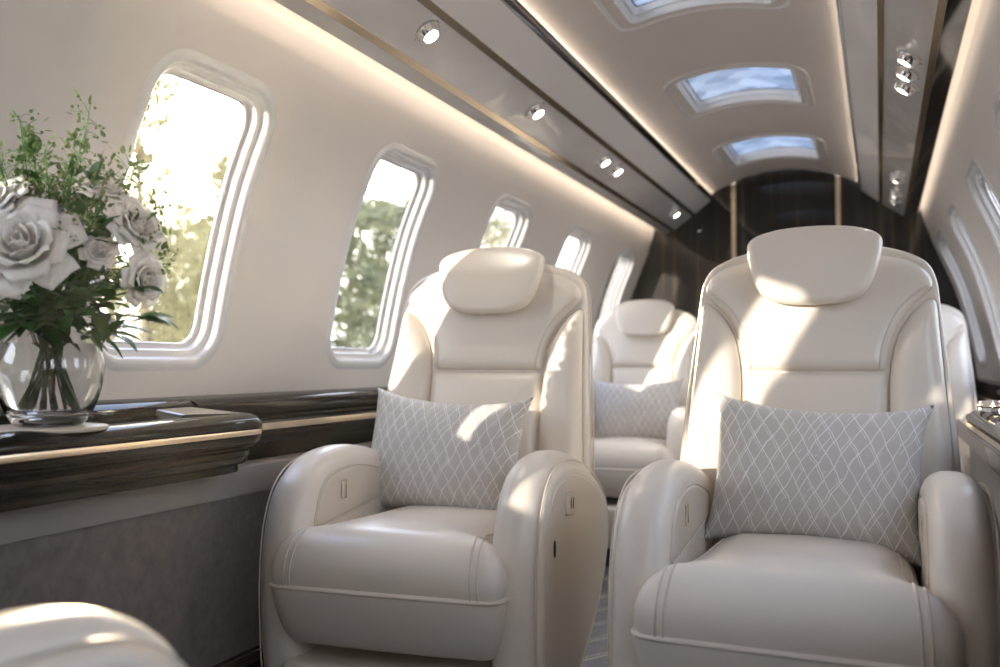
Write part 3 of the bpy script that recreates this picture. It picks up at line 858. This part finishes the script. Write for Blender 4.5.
# ------------------------------------------------------------------ pillows
def make_pillow(name, a=.213, bh=.156, T=.078, seed=1):
    n, m = 64, 48; verts, faces, uvs = [], [], []
    for side in (1, -1):
        for i in range(n + 1):
            for j in range(m + 1):
                u = -1 + 2 * i / n; v = -1 + 2 * j / m
                x = a * u * (1 - .075 * (1 - v * v)) * (1 + .03 * (u * v) ** 8); z = bh * v * (1 - .15 * (1 - u * u)) * (1 + .05 * (u * v) ** 8)
                e = max(0, (1 - u ** 2)) ** .5 * max(0, (1 - v ** 2)) ** .5
                h = T * e ** .85
                nz = noise.noise(Vector((u * 2.1 + seed, v * 1.9, side * 1.7))) * .006 * e
                rad = math.exp(-((1 - abs(u)) ** 2 + (1 - abs(v)) ** 2) * 9)
                wr = .0035 * math.sin((u - v * math.copysign(1, u * v + 1e-9)) * 26) * rad * (e ** .3)
                verts.append((x, side * (-(h + nz * (side > 0)) - wr), z)); uvs.append((.5 + u * .5, (.5 + v * .5) * .66))
    st = (n + 1) * (m + 1)
    for s in range(2):
        for i in range(n):
            for j in range(m):
                q = [s * st + i * (m + 1) + j, s * st + (i + 1) * (m + 1) + j, s * st + (i + 1) * (m + 1) + j + 1, s * st + i * (m + 1) + j + 1]
                faces.append(q if s == 0 else q[::-1])
    return mesh_obj(name, verts, faces, M['pillow'], merge=2e-5, uvs=uvs, angle=80)
def place_pillow(o, cx, cy, crz, lx, ly, lz, tilt, roll, yaw, label):
    base = Matrix.Translation((cx, cy, 0)) @ Matrix.Rotation(crz, 4, 'Z')
    m = base @ Matrix.Translation((lx, ly, lz)) @ Matrix.Rotation(yaw, 4, 'Z') @ Matrix.Rotation(-tilt, 4, 'X') @ Matrix.Rotation(roll, 4, 'Y')
    o.matrix_world = m; tag(o, label, 'pillow', 'patterned lumbar pillows')
    return o
pw = make_pillow('lumbar_pillow')
place_pillow(pw, RX, RY, 0, .01, .455, .655, R(15), R(3), 0, 'silver grey lattice-pattern pillow on the right foreground armchair')
pw2 = make_pillow('lumbar_pillow', seed=5)
place_pillow(pw2, LX, LY, LROT, -.06, .455, .655, R(15), R(3), R(-4), 'silver grey lattice-pattern pillow on the left foreground armchair')
pw3 = pw.copy(); COL.objects.link(pw3)
place_pillow(pw3, FX, FY, R(3), .0, .455, .655, R(15), R(-1), 0, 'lattice-pattern pillow on the background armchair between the foreground ones')

# ------------------------------------------------------------------ vase with flowers
VX, VY, VZ = -1.268, 1.085, .7745
mat_ = MB().add(lathe_geo([(.0001, 0), (.093, 0), (.095, .002), (.095, .005), (.093, .007), (.0001, .007)], 64)).build('table_mat', M['coaster'], merge=1e-4)
mat_.location = (VX, VY - .005, VZ); tag(mat_, 'round flat beige mat under the glass vase', 'mat')
vz = VZ + .0075
vase = empty('vase', (VX, VY, vz)); vase.scale = (1.08, 1.08, 1.16); tag(vase, 'round clear glass vase on the black side console, half filled with water', 'vase')
out = spline2([(.045, 0), (.052, .006), (.066, .03), (.076, .065), (.076, .095), (.066, .125), (.050, .146), (.043, .156), (.046, .166), (.052, .172)], 5)
inn = spline2([(.050, .171), (.043, .165), (.0405, .156), (.0475, .144), (.063, .123), (.073, .095), (.073, .066), (.063, .034), (.048, .020), (.02, .018)], 5)
MB().add(lathe_geo([(.0001, 0)] + out + inn + [(.0001, .018)], 64)).build('glass_bowl', M['vase_glass'], vase, merge=1e-4, angle=60)
wat = [(.0001, .0183)] + [(r_ - .0004, z) for r_, z in reversed(inn) if z < .116 and r_ > .02] + [(.0662, .1165), (.0001, .1165)]
MB().add(lathe_geo(wat, 64)).build('water', M['water'], vase, merge=1e-4, angle=60)

def petal_geo(th, R0, w, h, open_, curl, rng, n=8, m=10):
    """one cupped petal: th azimuth, R0 root radius, open_ how far the rim leans out"""
    verts, faces = [], []
    wob = rng.uniform(-.15, .15)
    for i in range(m + 1):
        b = i / m
        rad = R0 * (.35 + .65 * math.sin(min(1, b * 1.3) * math.pi / 2)) + open_ * b * b
        zz = h * (b - .12 * curl * max(0, b - .7) * 8 * b)
        rad += curl * .35 * R0 * max(0, b - .7) ** 2 * 10
        wid = w * (math.sin(math.pi * (.12 + .80 * b)) ** .55)
        for j in range(n + 1):
            a = -1 + 2 * j / n
            t = th + a * wid + wob * b * .3
            edge = 1 + .03 * math.sin(a * 5 + th * 3) * b - .10 * (abs(a) ** 3) * b
            rr = rad * (1 + .05 * a * a) 
            verts.append((rr * math.cos(t), rr * math.sin(t), zz * edge))
    for i in range(m):
        for j in range(n): faces.append((i * (n + 1) + j, i * (n + 1) + j + 1, (i + 1) * (n + 1) + j + 1, (i + 1) * (n + 1) + j))
    return verts, faces
def make_rose(loc, nrm, size, rng, mat):
    root = empty('rose', loc); q = Vector((0, 0, 1)).rotation_difference(Vector(nrm).normalized()); Mq = q.to_matrix()
    b = MB(); th = rng.uniform(0, 6)
    layers = [(3, .10, 1.4, .80, .00, .0), (3, .19, 1.25, .86, .02, .1), (4, .30, 1.0, .86, .07, .3), (5, .40, .85, .82, .15, .6), (5, .50, .78, .70, .27, .9), (6, .56, .62, .55, .42, 1.1)]
    for (cnt, R0, w, h, op, cu) in layers:
        for k in range(cnt):
            th += 2 * math.pi / cnt + rng.uniform(-.12, .12)
            g = petal_geo(th, R0 * size, w, h * size, op * size, cu, rng)
            b.add(([Mq @ Vector(v) for v in g[0]], g[1]))
        th += .7
    bl = b.build('bloom', mat, root, angle=75)
    sm = bl.modifiers.new('thick', 'SOLIDIFY'); sm.thickness = .0009
    # calyx
    c = lathe_geo([(.0001, -.10 * size), (.16 * size, -.06 * size), (.24 * size, .04 * size), (.20 * size, .10 * size)], 16)
    MB().add(([Mq @ Vector(v) for v in c[0]], c[1])).build('calyx', M['stem'], root, merge=1e-5)
    return root, Mq
def stem_to(root, top, rng, r_=.0022, foot_r=.034, name='stem', mat=None):
    """curved stem from the flower down through the neck of the vase into the water"""
    o = Vector(root.location); a = rng.uniform(0, 2 * math.pi)
    foot = Vector((VX + foot_r * math.cos(a), VY + foot_r * math.sin(a), vz + .024 + rng.uniform(0, .02)))
    neck = Vector((VX - .016 * math.cos(a) + rng.uniform(-.012, .012), VY - .016 * math.sin(a) + rng.uniform(-.012, .012), vz + .165))
    top = Vector(top); mid = neck.lerp(top, .5) + Vector((0, 0, .012))
    pts = catmull([tuple(foot), tuple(foot.lerp(neck, .5)), tuple(neck), tuple(mid), tuple(top)], 6, closed=False)
    return tube(name, [Vector(p) - o for p in pts], r_, mat or M['stem'], root, seg=6)
rng = random.Random(11)
CB = Vector((VX, VY, vz + .24))        # heart of the bouquet
fwd = Vector((.72, -.69, 0)).normalized(); rt = Vector((math.cos(R(22.9)), math.sin(R(22.9)), 0)); bwd = -Vector((-math.sin(R(22.9)), math.cos(R(22.9)), 0))
def bq(a, b_, c): return CB + rt * a * 1.05 + Vector((0, 0, b_ * 1.05)) + bwd * c     # right, up, towards the viewer
roses = [((.004, .030, .085), (.15, .45, .9), .078, 'petal', 'large open white rose at the front of the bouquet above the vase neck'),
         ((-.052, .105, .05), (-.3, .6, .7), .050, 'petal', 'white rose at the upper left edge of the bouquet'),
         ((-.010, .090, .035), (0, .8, .6), .046, 'petal_blue', 'pale lilac rose partly hidden behind the large front rose'),
         ((.085, .125, .01), (.3, .9, .3), .042, 'petal', 'white rose bud high at the back right of the bouquet'),
         ((.130, .075, .02), (.8, .4, .4), .050, 'petal', 'drooping white rose at the right side of the bouquet near the window'),
         ((.150, .000, .035), (.9, -.1, .4), .040, 'petal', 'small white rose low at the right edge of the bouquet'),
         ((.100, .035, .060), (.4, .3, .8), .026, 'petal', 'small half open white rose between the large front rose and the drooping one'),
         ((-.095, .015, .06), (-.8, .3, .7), .046, 'petal', 'white rose cut by the left edge of the picture'),
         ((-.08, .06, -.05), (-.6, .6, -.5), .046, 'petal', 'white rose at the back left of the bouquet')]
for (p, nn, size, mt, lb) in roses:
    loc = bq(*p); nrm = rt * nn[0] + Vector((0, 0, nn[1])) + bwd * nn[2]
    r_, Mq = make_rose(loc, nrm, size, rng, M[mt]); tag(r_, lb, 'flower', 'roses in the vase')
    stem_to(r_, loc - nrm.normalized() * size * .09, rng)
def leaf_geo(base, d, length, width, rng, n=6, fold=.25, droop=.35):
    d = Vector(d).normalized(); side = d.cross(Vector((rng.uniform(-.4, .4), rng.uniform(-.4, .4), 1))).normalized(); up = side.cross(d)
    verts, faces = [], []
    for i in range(n + 1):
        t = i / n; w = width * math.sin(math.pi * min(1, t ** .8 * .97 + .015)) ** .9
        c = Vector(base) + d * length * t - Vector((0, 0, 1)) * droop * length * t * t
        for a in (-1, -.5, 0, .5, 1): verts.append(c + side * a * w + up * abs(a) * w * fold)
    for i in range(n):
        for j in range(4): faces.append((i * 5 + j, i * 5 + j + 1, (i + 1) * 5 + j + 1, (i + 1) * 5 + j))
    return verts, faces
def leafy_stem(tip, label, nl, ll, rng):
    root = empty('leafy_branch', tip); tag(root, label, 'foliage', 'leafy branches in the vase')
    o = Vector(tip); stem_to(root, tip, rng, .0018)
    neck = Vector((VX, VY, vz + .175)); b = MB(); ax = (o - neck)
    for k in range(nl):
        t = .35 + .65 * (k + .5) / nl; base = neck.lerp(o, t) + Vector((rng.gauss(0, .006), rng.gauss(0, .006), rng.gauss(0, .006)))
        a = rng.uniform(0, 2 * math.pi); perp = Vector((math.cos(a), math.sin(a), rng.uniform(-.3, .6)))
        g = leaf_geo(base - o, ax.normalized() * .7 + perp * .8, ll * rng.uniform(.7, 1.15), ll * .23, rng); b.add(g)
    b.add(leaf_geo((0, 0, 0), ax, ll, ll * .22, rng))
    b.build('leaves', M['leaf'], root, angle=80)
tips = [((.170, -.060, .05), 'leafy branch reaching furthest right, low over the window corner'), ((.125, -.085, .07), 'dark leafy branch hanging low right of the vase neck'),
        ((.06, -.060, .09), 'dark leafy branch below and right of the large front rose'), ((0, -.075, .10), 'dark leafy branch directly over the vase neck in front'),
        ((-.06, -.06, .09), 'leafy branch drooping at the left in front of the vase'), ((-.11, -.03, .05), 'leafy branch at the far left edge of the bouquet'),
        ((.03, .165, .0), 'dark leafy branch rising behind the lilac rose'), ((.06, .085, .06), 'leafy branch in the middle of the bouquet right of the large rose'),
        ((-.03, .20, .0), 'leafy branch upright at the upper left of the bouquet'), ((.12, .02, -.05), 'leafy branch behind the right roses'), ((.05, .03, -.08), 'leafy branch at the back of the bouquet'),
        ((.10, -.020, .085), 'leafy branch under the small half open rose'), ((.03, -.035, .115), 'leafy branch hugging the underside of the large front rose'), ((-.04, .06, .085), 'leafy branch between the large front rose and the lilac rose'),
        ((.075, .15, .03), 'leafy branch above the white bud at the back right'), ((-.07, .16, .02), 'leafy branch over the white rose at the upper left'), ((.105, .07, .055), 'leafy branch between the white bud and the small half open rose'),
        ((.155, -.02, .06), 'leafy branch covering the small low white rose'), ((.09, -.05, .10), 'leafy branch right of the vase shoulder in front')]
for p, lb in tips: leafy_stem(bq(*p), lb, 13, .060, rng)
def sprig(tip, label, rng, nb=26):
    root = empty('filler_sprig', tip); tag(root, label, 'foliage', 'fine filler sprigs in the vase')
    o = Vector(tip); stem_to(root, tip, rng, .0011, mat=M['stem'])
    neck = CB - Vector((0, 0, .03)); ax = o - neck; b = MB(); tw = MB()
    for k in range(nb):
        t = rng.uniform(.35, 1.0); base = neck.lerp(o, t)
        d = Vector((rng.gauss(0, 1), rng.gauss(0, 1), rng.gauss(.4, 1))).normalized() * rng.uniform(.015, .038); e = base + d
        tw.add(tube_geo([base - o, base.lerp(e, .5) + Vector((0, 0, .003)) - o, e - o], .0006, seg=4))
        for q in range(3):
            c = e + Vector((rng.gauss(0, .005), rng.gauss(0, .005), rng.gauss(0, .005))) - o; s = rng.uniform(.0018, .0036)
            if q == 0: b.add(leaf_geo(c, d, .016, .0035, rng, n=3, droop=0))
            else: b.add(lathe_geo([(.0001, -s), (s * .8, -s * .5), (s, 0), (s * .7, s * .7), (.0001, s)], 6, c))
    tw.build('twigs', M['stem'], root, merge=0); b.build('foliage', M['sprig'], root, merge=1e-5, angle=80)
stips = [((-.045, .255, .02), 'filler sprig tallest at the upper left of the bouquet'), ((.060, .265, .01), 'thin budding sprig standing up at the top centre of the bouquet'), ((-.075, .20, .03), 'filler sprig at the left top corner of the bouquet'),
         ((.0, .20, .03), 'filler sprig rising over the lilac rose'), ((.13, .165, .0), 'airy filler sprig in front of the bright window'), ((.185, .115, .02), 'airy filler sprig reaching right across the first window'),
         ((.185, .035, .02), 'filler sprig at the right beside the drooping rose'), ((.085, .165, .04), 'dense filler sprig in the middle top of the bouquet'), ((.10, .095, .07), 'filler sprig in front of the drooping rose'), ((.05, .15, .05), 'filler sprig over the large front rose'), ((.075, .06, .085), 'short filler sprig beside the large front rose'), ((.11, .19, -.03), 'filler sprig behind the white bud at the top right'), ((.03, .19, .0), 'filler sprig in the upper middle, behind the lilac rose'), ((-.02, .14, .05), 'filler sprig just above the lilac rose in front')]
for p, lb in stips: sprig(bq(*p), lb, rng, 52)

# ------------------------------------------------------------------ small things on the right console
cup = empty('cup_holder', (.235, 2.26, .7795)); tag(cup, 'small polished metal cup holder on the dark console at the right edge', 'cup holder')
MB().add(lathe_geo([(.0001, .002), (.030, .002), (.033, .022), (.036, .022), (.037, .018), (.037, .002), (.039, 0), (.0001, 0)], 40)).build('ring', M['chrome'], cup, merge=1e-4)
MB().add(lathe_geo([(.0374, .008), (.0385, .009), (.0385, .015), (.0374, .016)], 40)).build('band', M['gold'], cup)

# ------------------------------------------------------------------ outside: ground kept pale to bounce light, and trees
ground = MB().add(box_geo(-70, 70, -50, 80, -1.72, -1.6)).build('ground', M['bounce_ground'], smooth=False); tag(ground, kind='structure')
def tree(name, loc, H_, spread, nleaf, size, mat, kind, rng, label, group, start=.25):
    root = empty(name, loc); tag(root, label, 'tree', group)
    tp = [(0, 0, 0), (rng.uniform(-.1, .1), rng.uniform(-.1, .1), H_ * .4), (rng.uniform(-.2, .2), rng.uniform(-.2, .2), H_ * .97)]
    b = MB().add(tube_geo([Vector(p) for p in catmull(tp, 6, closed=False)], .014 * H_, seg=8, r2=.02))
    br = MB(); lf = MB()
    nb = int(14 + H_ * 3)
    for k in range(nb):
        t = start + (1 - start) * (k + rng.random() * .6) / nb; z = H_ * t; a = rng.uniform(0, 2 * math.pi)
        if kind == 'conifer': ln = spread * (1.05 - t) / (1.05 - start) * rng.uniform(.8, 1.1); dz = -.25 * ln
        else: ln = spread * (math.sin(math.pi * min(1, (t - start) / (1.02 - start) * .85 + .12)) ** .7) * rng.uniform(.55, 1.1); dz = .45 * ln
        s = Vector((0, 0, z)); e = s + Vector((math.cos(a) * ln, math.sin(a) * ln, dz))
        br.add(tube_geo([s, s.lerp(e, .5) + Vector((0, 0, .05 * ln)), e], .022, seg=5, r2=.006))
        for q in range(max(4, int(nleaf / nb))):
            tt = rng.uniform(.15, 1.05); c = s.lerp(e, tt) + Vector((rng.gauss(0, .12), rng.gauss(0, .12), rng.gauss(0, .10))) * (spread * .9)
            sz = size * rng.uniform(.6, 1.3); ax = Vector((rng.gauss(0, 1), rng.gauss(0, 1), rng.gauss(0, .6))).normalized(); bx = ax.orthogonal().normalized()
            if kind == 'conifer': ax = ((e - s).normalized() + ax * .6).normalized(); bx = ax.orthogonal().normalized(); p4 = [c - ax * sz * 1.6, c - bx * sz * .4, c + ax * sz * 1.6, c + bx * sz * .4]
            else: p4 = [c - ax * sz, c - bx * sz * .6, c + ax * sz, c + bx * sz * .6]
            lf.add((p4, [(0, 1, 2, 3)]))
    b.build('trunk', M['bark'], root); br.build('branches', M['bark'], root)
    mesh_obj('foliage', lf.v, lf.f, mat, root, smooth=False)
    return root
def outdir(px, D):
    r = (px - 500) / 900; th = R(22.9)
    v = Vector((math.cos(th) * r - math.sin(th), math.sin(th) * r + math.cos(th), 0)); return v * D
trs = random.Random(4)
spec = [(118, 13, 6.2, 1.3, 'b', 'tall slender birch left of the sun behind the first window'), (140, 12, 5.6, 1.0, 'b', 'birch with sparse golden leaves in the first window, near its upper left corner'),
        (204, 14, 3.1, 1.2, 'b', 'young birch directly below the sun in the first window'), (236, 12, 3.6, 1.0, 'b', 'birch at the right edge of the first window'),
        (322, 15, 4.6, 1.4, 'c', 'green conifer at the left edge of the second window'), (352, 13, 4.9, 1.2, 'c', 'tallest conifer in the second window'), (382, 16, 4.2, 1.3, 'c', 'broad conifer in the middle of the second window'),
        (412, 14, 3.7, 1.1, 'c', 'small conifer at the right of the second window'),
        (482, 17, 3.9, 1.4, 'b', 'pale green tree at the bottom of the third window'), (172, 17, 3.9, 1.3, 'b', 'low birch further off below the sun in the first window'), (220, 19, 3.6, 1.3, 'b', 'birch further off right of the sun in the first window')]
for (px_i, D, H_, spd, kd, lb) in spec:
    p = outdir(px_i, D); p.z = -1.6
    if kd == 'b': tree('birch_tree', p, H_ + 1.6, spd, 15000, .031, M['tree_leaf_a'], 'birch', trs, lb, 'trees outside the cabin windows', .25)
    else: tree('conifer_tree', p, H_ + 1.2, spd, 7500, .05, M['tree_leaf_b'], 'conifer', trs, lb, 'trees outside the cabin windows', .12)

# ------------------------------------------------------------------ light
sun = bpy.data.lights.new('sun', 'SUN'); sun.energy = 5; sun.angle = R(.6); sun.color = (1, .90, .76)  # added second sun, aimed to throw the bright patches on the seats
so = bpy.data.objects.new('sun', sun); COL.objects.link(so)
sd = Vector((-1, -1.95, .37)); so.rotation_euler = sd.to_track_quat('Z', 'Y').to_euler()

sun2 = bpy.data.lights.new('low_sun', 'SUN'); sun2.energy = 9; sun2.angle = R(.8); sun2.color = (1, .80, .52)
s2 = bpy.data.objects.new('low_sun', sun2); COL.objects.link(s2); s2.rotation_euler = Vector((-.706, .787, .232)).to_track_quat('Z', 'Y').to_euler()
hz = bpy.data.materials.new('faint_haze'); hz.use_nodes = True; nt = hz.node_tree; nt.nodes.clear()  # thin volume added so the low sun glows round the first window
vsn = N(nt, 'ShaderNodeVolumeScatter'); vsn.inputs['Density'].default_value = .0048; vsn.inputs['Anisotropy'].default_value = .8; vsn.inputs['Color'].default_value = (1, .97, .92, 1)
ho = N(nt, 'ShaderNodeOutputMaterial'); L(nt, vsn.outputs[0], ho.inputs['Volume'])
zz = list(np.linspace(-.05, 1.90, 24)); lp_ = [(wall_pt(-1, 0, max(z, .6), .07)[0], z) for z in zz]; rp_ = [(wall_pt(1, 0, max(z, .6), .07)[0], z) for z in zz]
haze = extrude_y('haze', lp_ + [(XC - .40, 2.2), (XC + .40, 2.2)] + rp_[::-1], Y0 - .04, Y1 + .04, hz); tag(haze, 'faint haze added inside the cabin to make a warm sun glow around the first window', kind='stuff')

w = bpy.data.worlds.new('sky'); sc.world = w; w.use_nodes = True
nt = w.node_tree; nt.nodes.clear()
tc = N(nt, 'ShaderNodeTexCoord'); nrm = N(nt, 'ShaderNodeVectorMath', operation='NORMALIZE'); L(nt, tc.outputs['Generated'], nrm.inputs[0])
sx = N(nt, 'ShaderNodeSeparateXYZ'); L(nt, nrm.outputs[0], sx.inputs[0])
cr = N(nt, 'ShaderNodeValToRGB'); e = cr.color_ramp.elements
e[0].position = 0; e[0].color = (.84, .91, 1, 1); e[1].position = 1; e[1].color = (.34, .52, .95, 1)
m1 = cr.color_ramp.elements.new(.30); m1.color = (.74, .84, 1, 1)
L(nt, sx.outputs[2], cr.inputs['Fac'])
cl = N(nt, 'ShaderNodeTexNoise', i_Scale=2.6, i_Detail=6.0, i_Roughness=.6); L(nt, nrm.outputs[0], cl.inputs['Vector'])
cc = N(nt, 'ShaderNodeValToRGB'); cc.color_ramp.elements[0].position = .45; cc.color_ramp.elements[1].position = .68
L(nt, cl.outputs['Fac'], cc.inputs['Fac'])
mx = N(nt, 'ShaderNodeMix', data_type='RGBA'); mx.inputs[7].default_value = (1, 1, 1, 1); L(nt, cc.outputs[0], mx.inputs[0]); L(nt, cr.outputs[0], mx.inputs[6])
sv = Vector((-.706, .787, .232)).normalized()
dp = N(nt, 'ShaderNodeVectorMath', operation='DOT_PRODUCT'); dp.inputs[1].default_value = sv; L(nt, nrm.outputs[0], dp.inputs[0])
def glow(power, s):
    mxn = N(nt, 'ShaderNodeMath', operation='MAXIMUM'); L(nt, dp.outputs['Value'], mxn.inputs[0]); mxn.inputs[1].default_value = 0
    pwn = N(nt, 'ShaderNodeMath', operation='POWER'); L(nt, mxn.outputs[0], pwn.inputs[0]); pwn.inputs[1].default_value = power
    ml = N(nt, 'ShaderNodeMath', operation='MULTIPLY'); L(nt, pwn.outputs[0], ml.inputs[0]); ml.inputs[1].default_value = s
    return ml.outputs[0]
ad = N(nt, 'ShaderNodeMath', operation='ADD'); L(nt, glow(900, 160), ad.inputs[0]); L(nt, glow(70, 14), ad.inputs[1])
b1 = N(nt, 'ShaderNodeBackground'); L(nt, mx.outputs[2], b1.inputs[0]); b1.inputs[1].default_value = 4.0
b2 = N(nt, 'ShaderNodeBackground'); b2.inputs[0].default_value = (1, .86, .6, 1); L(nt, ad.outputs[0], b2.inputs[1])
adds = N(nt, 'ShaderNodeAddShader'); L(nt, b1.outputs[0], adds.inputs[0]); L(nt, b2.outputs[0], adds.inputs[1])
wo = N(nt, 'ShaderNodeOutputWorld'); L(nt, adds.outputs[0], wo.inputs[0])
w.cycles.sampling_method = 'MANUAL'; w.cycles.sample_map_resolution = 512

def portal(loc, nrm_in, sx_, sy_, up):
    ld = bpy.data.lights.new('window_portal', 'AREA'); ld.shape = 'RECTANGLE'; ld.size = sx_; ld.size_y = sy_; ld.cycles.is_portal = True
    o = bpy.data.objects.new('window_portal', ld); COL.objects.link(o)
    z = -Vector(nrm_in).normalized(); y = Vector(up); x = y.cross(z).normalized(); y = z.cross(x)
    m = Matrix((x, y, z)).transposed().to_4x4(); m.translation = Vector(loc); o.matrix_world = m
for side in (-1, 1):
    for c in WC:
        p0, p1 = Vector(wall_pt(side, c, WCZ - .3, .08)), Vector(wall_pt(side, c, WCZ + .3, .08))
        portal((p0 + p1) / 2 + Vector((side * .03, 0, 0)), Vector((-side, 0, -.33)), .29, .62, (p1 - p0).normalized())
for c in SC: portal((XC, c, 2.075), (0, 0, -1), .42, .44, (0, 1, 0))

# ------------------------------------------------------------------ camera and view
cam = bpy.data.cameras.new('camera'); co = bpy.data.objects.new('camera', cam); COL.objects.link(co)
cam.sensor_width = 36; cam.lens = 32.4; cam.clip_start = .01; cam.clip_end = 300
co.location = (0, 0, CAM_Z); co.rotation_euler = (R(91.9), 0, R(22.9))
cam.dof.use_dof = True; cam.dof.focus_distance = 1.85; cam.dof.aperture_fstop = 2.6
sc.camera = co
vs = sc.view_settings
vs.view_transform = 'Standard'; vs.look = 'None'; vs.gamma = 1; vs.use_curve_mapping = False; vs.exposure = .44
sc.cycles.use_denoising = True
sc.cycles.max_bounces = 10; sc.cycles.diffuse_bounces = 6; sc.cycles.glossy_bounces = 5; sc.cycles.transmission_bounces = 10; sc.cycles.transparent_max_bounces = 12
sc.cycles.sample_clamp_indirect = 6
sc.cycles.caustics_reflective = False; sc.cycles.caustics_refractive = False
